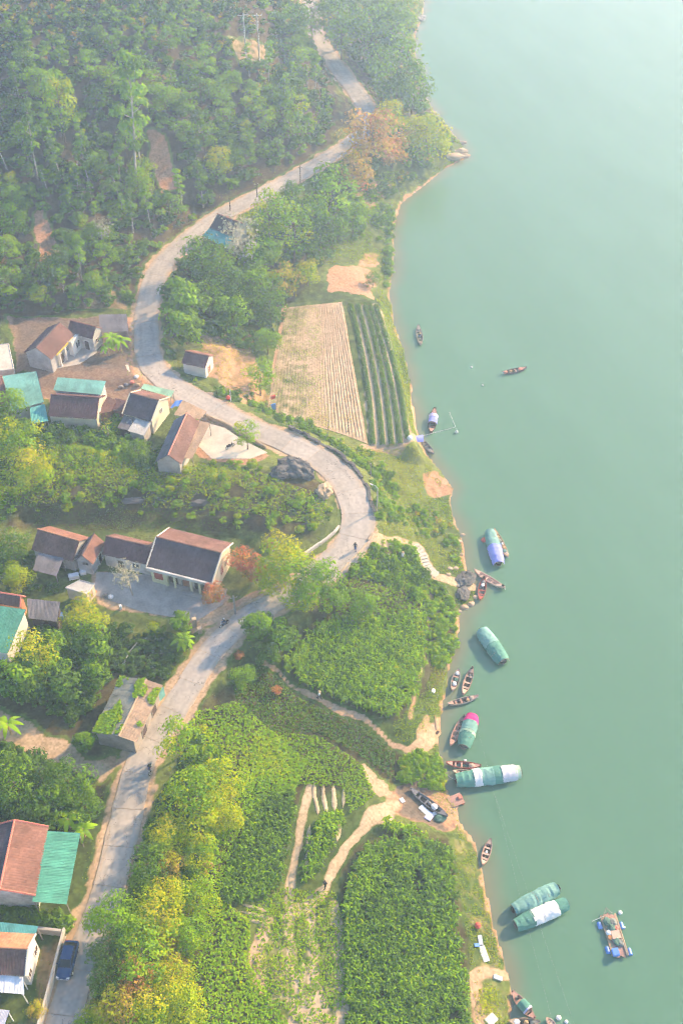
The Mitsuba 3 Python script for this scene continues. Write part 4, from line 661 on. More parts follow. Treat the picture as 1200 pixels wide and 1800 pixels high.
boat('rowing_boat', 'small pink brown boat by the lower maize field', (861, 1478), (847, 1523.7), 14, 'pink_wood', 'bow_wood', 'dark_wood', stuff=[(-.05, 0, .2, 'white_tarp')], engine=False)
boat('covered_boat', 'green covered boat, upper of two rafted together', (981, 1562.6), (899, 1604), 25, 'dark_wood', 'grey_wood', cover=[(-.88, -.25, 'sea_tarp', .04), (-.3, .45, 'sea_tarp', 0), (.4, .98, 'sea_tarp', .05)], arch=1.1)
boat('covered_boat', 'covered boat with white middle and green ends, lower of two rafted together', (997, 1590), (903, 1631), 25, 'slate', 'grey_wood', cover=[(-.93, -.5, 'green_tarp', .01), (-.56, -.24, 'white_tarp', .06), (-.28, .38, 'white_tarp', .02), (.33, .98, 'green_tarp', .04)], arch=1.1)
boat('small_covered_boat', 'pinkish boat with short green awning near the lower picture edge', (898.4, 1745.5), (938, 1793), 16, 'pink_wood', 'pink_wood', 'grey_wood', cover=[(-.22, .35, 'green_tarp', .02), (.32, .46, 'lilac_tarp', -.03)], arch=.85, stuff=[(-.7, 0, .3, 'net_grey')])
boat('edge_boat', 'cluttered boat cut by the lower picture edge', (893, 1798), (948, 1799), 13, 'tan_wood', 'grey_wood', stuff=[(-.5, 0, .4, 'white_tarp'), (.1, 0, .3, 'basket'), (.5, 0, .3, 'net_grey')], engine=False)
boat('edge_boat', 'tip of a pale boat cut by the lower picture edge', (958, 1792), (975, 1806), 10, 'bow_wood', 'bow_wood', engine=False)
# rafts
def raft():
    O, R, L = local((1066, 1608), (1090, 1684)); W = 27 * np.linalg.norm(O - EYE) / FOCAL; r = thing('work_raft', 'wooden work raft with blue barrels, nets and a blue crate', 'raft')
    for i in range(9):
        y = (i - 4) / 9 * W; m = Loc(O, R); m.l(box([bo.normal(0, .05), y, .34], [L * (1 if abs(i - 4) < 3 else .93), W / 9 - .03, .06]), 'tan_wood' if i in (0, 1, 8) else 'pink_wood', bo.uniform(.2, .9)); m.put('plank', r)
    for s in (-.42, 0, .42): m = Loc(O, R); m.l(box([s * L, 0, .24], [.16, W, .16]), 'grey_wood'); m.put('beam', r)
    for s, y in ((-.20, .64), (-.20 - .07, -.64), (.40, .62), (.30, -.62)):
        m = Loc(O, R); x = s * L; m.l(tube([[x - .42, y * W, .06], [x - .36, y * W, .06], [x + .36, y * W, .06], [x + .42, y * W, .06]], [.22, .27, .27, .22], 12), 'barrel_blue'); m.put('barrel', r, bsdf='gloss', smooth=40)
    m = Loc(O, R); m.l(box([.40 * L, -.28 * W, .62], [.85, .75, .5]), 'barrel_blue'); m.put('crate', r)
    m = Loc(O, R); m.l(box([.02 * L, .05 * W, .52], [.9, .95, .32]), 'pink_wood'); m.l(box([.02 * L, .05 * W, .70], [1.0, 1.05, .05]), 'bow_wood'); m.put('box_seat', r)
    for s, y, z, c in ((-.30, -.2, .55, 'net_green'), (-.26, .12, .6, 'net_grey'), (-.16, -.05, .55, 'net_green'), (-.14, .22, .4, 'coral'), (-.05, -.3, .4, 'white_tarp'), (.16, .0, .5, 'net_green'), (.20, .2, .45, 'net_grey'), (.05, -.3, .35, 'orange_box')):
        m = Loc(O, R); v, f = ico([s * L, y * W, .40 + z * .25], [z, z * .8, z * .5], 2, 1.0, int(bo.integers(99)), 1.8); m.l((v, f), c); m.put('net_pile', r)
    for y in (.34, .42): m = Loc(O, R); m.l(tube([[-.35 * L, y * W, .45], [.5 * L, y * W, .5]], .05, 5), 'grey_wood'); m.put('pole', r)
    m = Loc(O, R); m.l(tube([[-.48 * L, -.25 * W, .5], [-.62 * L, 0, .55], [-.48 * L, .25 * W, .5]], .06, 5), 'grey_wood'); m.put('bow_frame', r)
    m = Loc(O, R); m.l(tube([[-.44 * L, -.3 * W, .5], [-.38 * L, -1.05 * W, .25]], .04, 5), 'rope'); m.put('boom', r)
raft()
def float_platform():
    O, R, L = local((789, 1413), (812, 1404), .0); r = thing('landing_raft', 'small plank landing raft at the muddy shore below the largest boat', 'raft')
    for i in range(6): m = Loc(O, R); m.l(box([0, (i - 2.5) * .27, .30], [L, .25, .06]), 'pink_wood', bo.uniform(.2, .9)); m.put('plank', r)
    for s in (-.35, .35): m = Loc(O, R); m.l(tube([[s * L, -.8, .1], [s * L, .8, .1]], .17, 8), 'barrel_blue' if s < 0 else 'red_float'); m.put('drum', r)
    m = Loc(O, R); m.l(box([.35 * L, .1, .45], [.5, .5, .3]), 'coral'); m.put('box', r)
float_platform()
def simple(name, label, cat, pieces, bsdf='paint', group=None, smooth=False):
    m = MB()
    for vf, col in pieces: m.add(vf[0], vf[1], col)
    return m.put(name, bsdf=bsdf, smooth=smooth, label=label, cat=cat, **({'group': group} if group else {}))
for i, (x, y, r) in enumerate([(1089, 1604, .26), (981, 1789, .3), (994.6, 1796, .22), (817, 1337, .2), (828, 645, .2), (848, 677, .18), (1097, 1630, .12), (720, 772, .5)]):
    simple('float', ['round white float beside the work raft', 'white float near the lower picture edge', 'small white float right of another at the lower edge', 'white float above the largest covered boat', 'tiny white float left of the mid river boat', 'tiny white float in mid river', 'tiny pale float right of the work raft', 'large white float lying beside the blue tarpaulin hut'][i], 'float',
           [(ico(at_z(x, y, .08) if i < 7 else at(x, y) + [0, 0, .3], [r, r, r * .85], 2), 'buoy_white')], smooth=True)
simple('float', 'red float hanging on the green and blue covered boat', 'float', [(ico(at_z(852.5, 949, .1), [.7, .55, .35], 2), 'red_float')], smooth=True)
simple('ball', 'red ball on the bank grass beside the lower maize field', 'ball', [(ico(at(839, 1627, .4), [.4, .4, .4], 2), 'red_float')], smooth=True)
def lying(px0, px1, w, h, col, name, label, cat, z=.12):
    a, b = at(*px0) + [0, 0, z], at(*px1) + [0, 0, z]; d = b - a; L = np.linalg.norm(d); d /= L; yv = np.cross([0, 0, 1.0], d); yv /= np.linalg.norm(yv); R = np.stack([d, yv, np.cross(d, yv)], 1); v, f = box([0, 0, 0], [L, w, h]); v = v @ R.T + (a + b) / 2
    return simple(name, label, cat, [((v, f), col)])
lying((845, 1664), (855, 1691), .75, .18, 'white_tarp', 'foam_board', 'long white foam board on the bank beside the maize', 'board')
lying((842, 1645), (845, 1662), .5, .25, 'grey_tarp', 'foam_board', 'grey board above the long white one on the bank', 'board'); lying((833, 1662), (842, 1662), .4, .12, 'barrel_blue', 'foam_board', 'short blue board left of the white one on the bank', 'board')
lying((867, 1717), (881, 1722), .45, .35, 'white_tarp', 'foam_block', 'white foam block by the small plot near the water', 'block'); lying((856, 1799), (869, 1787), 1.0, .3, 'white_tarp', 'plastic_sheet', 'white sheet folded on the grass at the lower edge', 'sheet')
lying((738, 1418), (757, 1436), .7, .14, 'white_tarp', 'foam_board', 'long pale board lying on the mud beside the beached boat', 'board'); lying((750, 1441), (759, 1430), .9, .16, 'lilac_tarp', 'foam_board', 'pale board across the end of another on the mud', 'board')
lying((704, 1404), (709, 1411), .5, .2, 'white_tarp', 'foam_block', 'small white block at the upper end of the mud', 'block'); lying((767, 1287), (769, 1290), .5, .3, 'dark_wood', 'drift_stump', 'dark stump at the footpath end by the water', 'stump')
lying((764, 1258), (767, 1283), .18, .12, 'tan_wood', 'bamboo_pole', 'bamboo pole stuck out over the bank edge', 'pole'); lying((758, 1214), (763, 1217), .6, .4, 'white_tarp', 'sack', 'white sack on the bank grass', 'sack')
for x, y, r, c, lab in [(773, 1440, .8, 'net_green', 'green net heap at the stern of the beached boat'), (763, 1432, .35, 'white_tarp', 'white bundle beside the green net heap')]:
    simple('net_heap', lab, 'net', [(ico(at(x, y) + [0, 0, .25], [r, r * .8, r * .5], 2, .9, 5), c)])
# lift net hut
def lift_net():
    r = thing('net_hut', 'blue tarpaulin hut of the lift net at the field corner', 'hut'); c = [at_z(x, y, 2.3) for x, y in [(725, 767), (743, 764), (744, 777), (727, 777)]]
    G = np.array([[(c[0]*(1-s)+c[1]*s)*(1-t)+(c[3]*(1-s)+c[2]*s)*t + [0,0,.35*math.sin(math.pi*t)] for s in np.linspace(0,1,6)] for t in np.linspace(0,1,7)]); v, f = gridmesh(G); m = MB(); m.add(v, f, 'indigo'); m.add(v - [0,0,.03], f[:, ::-1], 'indigo'); m.put('tarpaulin', r)
    for p in c: g = ground(p[0], p[1])[0]; m = MB(); m.add(*tube([[p[0], p[1], g - .3], p], .05, 5), 'tan_wood'); m.put('post', r)
    k = thing('lift_net_boom', 'long bamboo boom of the lift net reaching over the river', 'boom'); a, b = at_z(743, 766, 1.6), at_z(800, 750.6, 2.6); m = MB(); m.add(*tube([a, b], [.06, .04], 5), 'rope'); m.put('pole', k)
    for e in ((789.6, 724.6, .2), (802, 758, .3)): m = MB(); m.add(*tube([b, at_z(*e)], .035, 4), 'rope'); m.put('stay', k)
    m = MB(); m.add(*ico(at_z(802, 759, .2), [.3, .3, .3], 2), 'rope'); m.put('counterweight', k)
lift_net()
for i, (p, q, lab) in enumerate([((838, 1275), (975, 1815), 'left of two long thin lines stretched over the water'), ((868, 1395), (1014, 1815), 'right of two long thin lines stretched over the water'), ((784, 1360), (800, 1370), 'mooring rope from the bank to the largest covered boat'), ((830, 1010), (822, 1004), 'short mooring rope of the pale planked boat')]):
    a, b = at_z(*p, .35 if i < 2 else .6), at_z(*q, .35 if i < 2 else .6); simple('rope', lab, 'rope', [(tube([a * (1 - t) + b * t + [0, 0, -.25 * math.sin(math.pi * t)] for t in np.linspace(0, 1, 9)], .007 if i < 2 else .03, 4), 'line_grey' if i < 2 else 'rope')])

# ------------------------------------------------------------------ people, bikes, car, poles
import manifold3d as m3
def body(joints, bones):
    """One continuous figure: the hull of the spheres at the ends of each bone, joined, refined and smoothed."""
    parts = []
    for a, b in bones:
        s = [m3.Manifold.sphere(joints[k][3], 12).translate(tuple(map(float, joints[k][:3]))) for k in (a, b)]; parts.append(m3.Manifold.batch_hull(s))
    mm = m3.Manifold.batch_boolean(parts, m3.OpType.Add).refine_to_length(.05).to_mesh(); t = trimesh.Trimesh(mm.vert_properties[:, :3], mm.tri_verts); trimesh.smoothing.filter_taubin(t, iterations=6); return np.array(t.vertices), np.array(t.faces)
ARMB = [('ls','le'),('le','lw'),('rs','re'),('re','rw'),('lw','lh'),('rw','rh')]
def person(name, label, p, yaw, shirt, trousers, hat=None, pose='walk', group=None, hands=None):
    r = thing(name, label, 'person', group); R = rotz(yaw)
    hip = .92 if pose in ('walk', 'stand') else .0
    J = {}
    def j(k, x, y, z, rad): J[k] = (x, y, z, rad)
    if pose in ('walk', 'stand'):
        w = .26 if pose == 'walk' else .04
        for s, t in ((1, 'l'), (-1, 'r')): j(t+'hip', 0, s*.09, .88, .10); j(t+'knee', s*w*.55, s*.09, .48, .07); j(t+'ank', s*w*(.9 if s > 0 else 1.2), s*.09, .09, .05); j(t+'toe', s*w + .14, s*.10, .04, .04)
        z0 = .95
    else:
        for s, t in ((1, 'l'), (-1, 'r')): j(t+'hip', 0, s*.10, .08, .11); j(t+'knee', .36, s*.17, .16, .075); j(t+'ank', .34, s*.15, -.26, .055); j(t+'toe', .50, s*.15, -.30, .045)
        z0 = .12
    lean = .10 if pose == 'ride' else .03; j('pel', 0, 0, z0, .13); j('bel', .02 + lean*.4, 0, z0+.2, .125); j('chest', lean, 0, z0+.40, .14)
    for s, t in ((1, 'l'), (-1, 'r')): j(t+'s', lean, s*.18, z0+.48, .065)
    if pose in ('ride', 'row'):
        for s, t in ((1, 'l'), (-1, 'r')): j(t+'e', .20, s*.25, z0+.28, .048); j(t+'w', .44, s*.22, z0+.28, .036); j(t+'h', .52, s*.20, z0+.28, .034)
    else:
        for s, t in ((1, 'l'), (-1, 'r')): j(t+'e', -.04*s, s*.24, z0+.22, .047); j(t+'w', .14*s+.03, s*.25, z0+.0, .036); j(t+'h', .16*s+.04, s*.25, z0-.08, .036)
    j('nk', lean, 0, z0+.56, .055); j('hd', lean+.02, 0, z0+.70, .098); j('ch', lean+.07, 0, z0+.65, .06)
    def put(nm, bones, col, extra=()):
        v, f = body(J, bones); m = MB(); m.add(v @ R.T + p, f, col)
        for v, f, c in extra: m.add(np.asarray(v) @ R.T + p, f, c)
        m.put(nm, r, smooth=True)
    hx, hz = J['hd'][0], J['hd'][2]
    face = [(*ico([hx + .10, s * .035, hz + .01], [.014, .014, .012], 1), 'black') for s in (1, -1)] + [(*ico([hx + .105, 0, hz - .025], [.022, .014, .02], 1), 'skin'), (*ico([hx + .095, 0, hz - .065], [.012, .028, .008], 1), 'coral')] + [(*ico([hx, s * .097, hz - .01], [.025, .012, .035], 1), 'skin') for s in (1, -1)]
    hands_ = []
    for t, s in (('l', 1), ('r', -1)):
        hx_, hy_, hz_ = J[t+'h'][:3]; dx = (1, 0, -.2) if pose in ('ride', 'row') else (.15, 0, -1)
        for q in range(4): d = np.array(dx) * (.075 - .008 * abs(q - 1.5)); o = np.array([hx_, hy_, hz_]) + (np.array([0, (q - 1.5) * .019, 0]) if pose in ('ride', 'row') else np.array([(q - 1.5) * .019, 0, 0])); hands_.append((*tube([o, o + d * .6, o + d + [.01, 0, -.01]], [.010, .009, .007], 5), 'skin'))
        hands_.append((*tube([np.array([hx_, hy_, hz_]) , np.array([hx_ + .03, hy_ - s * .045, hz_ - .01])], [.012, .009], 5), 'skin'))
    put('body', [('nk','hd'),('hd','ch'),('chest','nk')] + ARMB, 'skin', face + hands_)
    K = dict(J)
    for k in K: J[k] = (*K[k][:3], K[k][3] + .014)
    put('shirt', [('pel','bel'),('bel','chest'),('chest','ls'),('chest','rs'),('ls','le'),('rs','re')], shirt)
    put('trousers', [('pel','lhip'),('pel','rhip'),('lhip','lknee'),('lknee','lank'),('rhip','rknee'),('rknee','rank')], trousers)
    J.update(K); put('shoes', [('lank','ltoe'),('rank','rtoe')], 'black')
    m = MB()
    if hat == 'cone': m.add(*[(np.asarray(x[0]) @ R.T + p, x[1]) for x in [tube([[hx, 0, hz + .05], [hx, 0, hz + .20]], [.23, .015], 14)]][0], 'straw')
    else: v, f = ico([hx - .015, 0, hz + .03], [.112, .108, .098] if hat != 'helmet' else [.135, .13, .125], 2); v = v[:, :]; m.add(v @ R.T + p, f, 'cloth_white' if hat == 'helmet' else 'black')
    m.put('hat' if hat == 'cone' else 'helmet' if hat == 'helmet' else 'hair', r); return r
def motorbike(label, p, yaw, col='black'):
    r = thing('motorbike', label, 'motorbike'); R = rotz(yaw)
    def pt(nm, pieces, parent=r):
        m = MB()
        for vf, c in pieces: m.add(np.asarray(vf[0]) @ R.T + p, vf[1], c)
        return m.put(nm, parent)
    for x in (-.6, .62):
        th = np.linspace(0, 2 * np.pi, 17); w = pt('wheel', [(tube([[x + .25 * math.cos(t), 0, .29 + .25 * math.sin(t)] for t in th], .05, 6, False), 'tyre')]); pt('rim', [(tube([[x, -.03, .29], [x, .03, .29]], .17, 10), 'steel_white')], w)
    pt('frame', [(tube([[-.6, 0, .30], [-.1, 0, .42], [.35, 0, .62], [.45, 0, .85]], [.05, .10, .07, .05], 6), col), (box([0, 0, .38], [.42, .2, .26]), 'slate')])
    pt('seat', [(tube([[-.62, 0, .78], [-.2, 0, .74], [.12, 0, .72]], [.10, .13, .09], 8), 'black')]); pt('fairing', [(tube([[-.75, 0, .66], [-.4, 0, .62], [-.1, 0, .58]], [.06, .12, .08], 7), col), (tube([[.28, 0, .42], [.42, 0, .66], [.46, 0, .95]], [.10, .15, .10], 7), col)])
    pt('handlebar', [(tube([[.36, -.34, 1.02], [.46, -.12, .98], [.46, .12, .98], [.36, .34, 1.02]], .02, 5), 'chrome')]); pt('headlight', [(ico([.56, 0, .92], [.07, .1, .08], 2), 'chrome')]); pt('fork', [(tube([[.62, -.06, .29], [.46, -.06, .9]], .025, 5), 'chrome'), (tube([[.62, .06, .29], [.46, .06, .9]], .025, 5), 'chrome')])
    pt('exhaust', [(tube([[-.1, -.12, .25], [-.75, -.14, .36]], [.03, .05], 6), 'chrome')]); return r
def heading(p0, p1): a, b = at(*p0), at(*p1); return math.atan2(b[1] - a[1], b[0] - a[0])
person('person', 'person walking alone on the lane bend in dark clothes', at(624, 968) + [0, 0, .05], heading((624, 968), (628, 940)), 'cloth_dark', 'cloth_blue')
for px, py, q, lab, lab2, sh, hat in [(395, 1100, (380, 1110), 'motorbike turning from the lane into the yard entrance', 'motorbike rider with white helmet at the yard entrance', 'cloth_dark', 'helmet'), (265, 1356, (260, 1385), 'motorbike riding down the straight lane below the shed', 'motorbike rider on the straight lane in dark shirt', 'cloth_dark', None)]:
    p = at(px, py) + [0, 0, .05]; y = heading((px, py), q); motorbike(lab, p, y); person('person', lab2, p + [-.12 * math.cos(y), -.12 * math.sin(y), .74], y, sh, 'cloth_blue', hat, 'ride')
motorbike('dark motorbike parked on the upper courtyard', at_z(405, 787, GG + .05), heading((405, 787), (420, 780)))
person('person', 'person in white on the footpath above the dark creepers', at(561, 1228), heading((561, 1228), (600, 1250)), 'cloth_white', 'cloth_dark', 'cone')
person('person', 'person in dark clothes on the bare track beside the maize', at(571, 1560), heading((571, 1560), (590, 1530)), 'cloth_dark', 'cloth_dark')
person('person', 'rower in dark shirt seated in the boat nearest the crop rows', at_z(737, 592, .34), heading((739, 609), (734, 575)), 'cloth_dark', 'cloth_blue', 'cone', 'row')
person('person', 'person in white seated in the loaded boat beside the blue awning', at_z(880, 958, .34), heading((867, 934), (891, 983)), 'cloth_white', 'cloth_dark', None, 'row')
person('person', 'person in pale clothes standing on the slope above the stone steps', at(707, 984), 2.0, 'cloth_white', 'cloth_white', 'cone', 'stand')
def car():
    O, R, L = local((126, 1669), (115, 1713), 6.57); r = thing('car', 'dark blue car parked against the plastered yard wall', 'car'); L, W = 4.3, 1.74
    def pt(nm, pieces, parent=r, b='paint', smooth=False):
        m = Loc(O, R)
        for vf, c in pieces: m.l(vf, c)
        return m.put(nm, parent, bsdf=b, smooth=smooth)
    def loft(sec):
        P = np.array([[[x, y, z] for y, z in [(-w * .9, z0), (-w, z0 + .12), (-w, zm), (-w * .93, zt - .03), (-w * .8, zt), (0, zt + .02), (w * .8, zt), (w * .93, zt - .03), (w, zm), (w, z0 + .12), (w * .9, z0)]] for x, w, z0, zm, zt in sec]); v, f = gridmesh(P); n = P.shape[1]; k = len(sec)
        e = [[i, i + 1, n - 2 - i, n - 1 - i] for i in range(4)]; e += [[(k - 1) * n + a for a in q[::-1]] for q in e]; return v, np.vstack([f, e])
    pt('body', [(loft([(-2.15, .74, .32, .55, .72), (-2.05, .82, .26, .6, .88), (-1.4, .87, .22, .66, .95), (-.2, .87, .22, .68, .96), (.75, .87, .22, .68, .94), (1.5, .85, .22, .62, .84), (2.0, .78, .26, .54, .72), (2.14, .66, .34, .48, .60)]), 'car_blue')], b='gloss', smooth=35)
    cab = lambda g: np.array([[[x, y * w, z] for y in (-1, -.86, 0, .86, 1)] for x, w, z in g])
    def cabin(zs, xs, ws):
        P = np.array([[[x, -w, .93], [x, -w * .84, z], [x, 0, z + .03], [x, w * .84, z], [x, w, .93]] for x, w, z in zip(xs, ws, zs)]); return gridmesh(P)
    pt('cabin', [(cabin([.95, 1.40, 1.44, 1.42, .95], [-1.85, -1.25, -.4, .25, 1.0], [.76, .74, .75, .74, .76]), 'car_glass')], b='gloss', smooth=35)
    pt('roof', [(box([-.5, 0, 1.455], [1.55, 1.12, .05]), 'car_blue')], b='gloss')
    for x in (-1.3, 1.32):
        for y in (-.80, .80): w = pt('wheel', [(tube([[x, y - .1, .31], [x, y + .1, .31]], .31, 16), 'tyre')]); pt('rim', [(tube([[x, y * 1.03 - .1, .31], [x, y * 1.03 + .1, .31]], .19, 10), 'chrome')], w)
    for y in (-.6, .6): pt('headlight', [(box([2.03, y, .66], [.18, .32, .13]), 'buoy_white')], b='gloss'); pt('tail_light', [(box([-2.12, y, .7], [.08, .3, .14]), 'red_float')], b='gloss'); pt('mirror', [(box([.62, y * 1.58, .98], [.14, .18, .12]), 'car_blue')])
    pt('bumper', [(box([2.12, 0, .42], [.10, 1.3, .12]), 'chrome')], b='gloss')
    for s in (-1, 1): pt('window_frame', [(tube([[.98, s * .70, .96], [.25, s * .63, 1.43], [-1.25, s * .63, 1.41], [-1.85, s * .66, .97]], .03, 5), 'car_blue')])
car()
def pole(px, py, h, label, arm=1.4, col='pale_concrete', lamp=False, name='utility_pole', r0=.14, group=None, adir=0.3):
    p = at(px, py); k = thing(name, label, 'pole', group); m = MB(); m.add(*tube([p - [0, 0, .5], p + [0, 0, h]], [r0, r0 * .6], 8), col); m.put('shaft', k); d = np.array([math.cos(adir), math.sin(adir), 0])
    if arm:
        m = MB(); m.add(*tube([p + [0, 0, h - .5] - d * arm / 2, p + [0, 0, h - .5] + d * arm / 2], .06, 4), col); m.put('crossarm', k)
        for s in (-.45, 0, .45): m = MB(); m.add(*tube([p + d * arm * s + [0, 0, h - .45], p + d * arm * s + [0, 0, h - .2]], [.05, .03], 6), 'steel_white'); m.put('insulator', k)
    if lamp: m = MB(); m.add(*tube([p + [0, 0, h], p + [0, 0, h + .3] + d * .3, p + [0, 0, h + .3] + d * 1.0], .04, 5), 'steel_white'); m.add(*box(p + [0, 0, h + .28] + d * 1.1, [.5, .2, .1], rotz(adir)), 'steel_white'); m.put('lamp_arm', k)
    return p + [0, 0, h - .3]
a = pole(432, 95, 9.0, 'left of two tall pale power poles on the hilltop', 2.4, 'steel_white'); b = pole(456, 107, 10.5, 'right of two tall pale power poles on the hilltop', 2.4, 'steel_white')
simple('power_line', 'thin wire between the two hilltop power poles', 'wire', [(tube([a * (1 - t) + b * t - [0, 0, .3 * math.sin(math.pi * t)] for t in np.linspace(0, 1, 6)], .02, 4), 'rope')])
pole(405, 371, 3.0, 'short dark pole beside the roadside house', 0, 'dark_wood', r0=.13); pole(452, 347, 3.4, 'dark pole on the lower edge of the upper lane', .9, 'dark_wood', r0=.13); pole(528, 322, 4.2, 'dark pole at the bright tree by the upper lane', .9, 'dark_wood', r0=.14)
pole(414, 1080, 4.2, 'weathered pole by the red trees at the yard entrance', .9, 'grey_wood', r0=.17); pole(662, 898, 5.0, 'pale street lamp pole outside the lane bend', 0, 'pale_concrete', True, 'street_lamp', .11, adir=2.6); pole(406, 706, 2.6, 'short white post at the hedge by the lane', 0, 'steel_white', r0=.1); pole(651, 840, 3.2, 'thin pole standing in the scrub outside the bend', 0, 'grey_wood', r0=.08)
pole(313, 1010, 0.1, 'low stump post at the yard edge', 0, 'grey_wood') if False else None
# odds and ends by the houses
simple('banner', 'red and blue cloth hung on a pole at the field edge', 'cloth', [(tube([at(486, 728), at(486, 728) + [0, 0, 4.0]], .05, 5), 'tan_wood'), (box(at(481, 715, 1.8), [.9, .15, 1.4], rotz(.4)), 'barrel_blue'), (box(at(480, 698, 2.6), [.8, .2, .7], rotz(.4)), 'red_float')])
simple('bag', 'red bag at the foot of the white post by the hedge', 'bag', [(ico(at(401, 699, .4), [.4, .35, .45], 2), 'red_float')]); 
for x, y, s, c, nm, lab in [(150, 1056, .1, 'white_tarp', '', '')][:0]: pass
def crate(px, py, s, col, name, label, cat, rot=.3, h=0.0):
    p = at(px, py); root = thing(name, label, cat); R = rotz(rot); s = np.asarray(s, float)
    m = MB(); m.add(*box(p + [0, 0, h + s[2] / 2], s, R, .94), col); m.put('box_body', root); m = MB(); m.add(*box(p + [0, 0, h + s[2] + .03], [s[0] * 1.04, s[1] * 1.04, .06], R), col, tone=.8); m.put('lid', root)
crate(131, 1016, [1.5, .7, .7], 'white_tarp', 'water_tank', 'white tank behind the flat roofed outhouse', 'tank'); crate(147, 1008, [.9, .7, .5], 'white_tarp', 'white_tub', 'white tub between outhouse and kitchen', 'tub'); crate(108, 1088, [.8, .7, .9], 'barrel_blue', 'blue_drum', 'blue drum at the right end of the dark shed', 'drum'); crate(72, 1097, [1.0, .6, .7], 'barrel_blue', 'blue_drum', 'blue drum below the dark shed eave', 'drum')
crate(213, 1070, [.35, .35, .7], 'white_tarp', 'white_post', 'small white post on the yard edge', 'post'); crate(343, 1100, [.6, .5, 1.6], 'tan_stone', 'gate_pillar', 'brick gate pillar at the yard entrance', 'pillar'); crate(352, 1112, [.6, .5, 1.0], 'tan_stone', 'gate_pillar', 'lower gate pillar below the yard entrance', 'pillar')
crate(285, 1228, [1.3, .12, 1.9], 'aqua_sheet', 'teal_board', 'teal board leaning in front of the roadside shed', 'board', 1.0)
for i, (x, y, c) in enumerate([(195, 1049, 'white_tarp'), (186, 1046, 'slate'), (165, 1040, 'orange_box'), (240, 662, 'white_tarp'), (232, 672, 'coral'), (222, 676, 'slate'), (213, 680, 'grey_wood'), (242, 676, 'tan_wood')]):
    m = MB(); m.add(*ico(at(x, y, .25), [.45, .35, .3], 2, .8, i), c); m.put('bundle', label=['white bundle in the lower yard', 'dark bundle in the lower yard', 'orange bundle beside the outhouse', 'white bundle behind the cream gable house', 'coral bundle behind the cream gable house', 'dark bundle behind the cream gable house', 'grey bundle behind the cream gable house', 'brown bundle behind the cream gable house'][i], cat='bundle')
def banana(px, py, h, label, seed):
    rng = np.random.default_rng(seed); p = at(px, py); k = thing('banana_plant', label, 'banana plant', None); m = MB(); m.add(*tube([p - [0, 0, .2], p + [0, 0, h * .55], p + [.05, 0, h * .7]], [.16, .13, .07], 7), 'straw'); m.put('stem', k)
    for i in range(9):
        a = i * 2.4 + rng.uniform(-.3, .3); d = np.array([math.cos(a), math.sin(a), 0]); w = np.array([-d[1], d[0], 0]); L = h * rng.uniform(.55, .75); G = []
        for t in np.linspace(0, 1, 7): x = p + [0, 0, h * .66] + d * L * t * .9 + np.array([0, 0, L * (.75 * t - .95 * t * t)]); hw = .30 * math.sin(math.pi * min(1, t * .92 + .06)) ** .7 + .01; G.append([x - w * hw - [0, 0, .10 * hw], x, x + w * hw - [0, 0, .10 * hw]])
        v, f = gridmesh(np.array(G)); m = MB(); m.add(v, f, uv=np.tile([rng.uniform(.36, .5), rng.uniform(.5, .9)], (len(v), 1))); m.put('leaf', k, bsdf='leaf')
for i, (x, y, h, l) in enumerate([(200, 615, 4.0, 'tallest banana plant between the grey shed and the terrace'), (214, 618, 3.4, 'banana plant nearest the lane below the grey shed'), (192, 625, 2.8, 'low banana plant left of the tallest one'), (20, 1290, 3.6, 'banana plant by the dirt track at the left edge'), (325, 1140, 3.0, 'banana plant at the garden corner by the lane'), (125, 1455, 3.2, 'banana plant behind the red roofed house'), (150, 1470, 2.8, 'banana plant on the lane side of the red roofed house')]): banana(x, y, h, l, 40 + i)
def twigs(px, py):
    rng = np.random.default_rng(3); p = at(px, py, .2); k = thing('twig_pile', 'bare grey brown twig pile among the lower roadside trees', 'twig pile')
    for q in range(5):
        m = MB()
        for i in range(16): a = rng.uniform(0, 6.28); b = p + np.r_[rng.normal(0, .5, 2), rng.uniform(.1, .5)]; m.add(*tube([b, b + np.array([math.cos(a) * 1.2, math.sin(a) * 1.2, rng.uniform(.3, 1.2)])], [.04, .012], 4, False), 'twig')
        m.put('twig', k)
twigs(315, 1690)
simple('fallen_trunk', 'pale fallen trunk leaning over the garden hollow', 'log', [(tube([at(217, 1168, .2), at(228, 1145, 1.2), at(241, 1130, 2.0)], [.14, .1, .07], 6), 'pale_bark')])
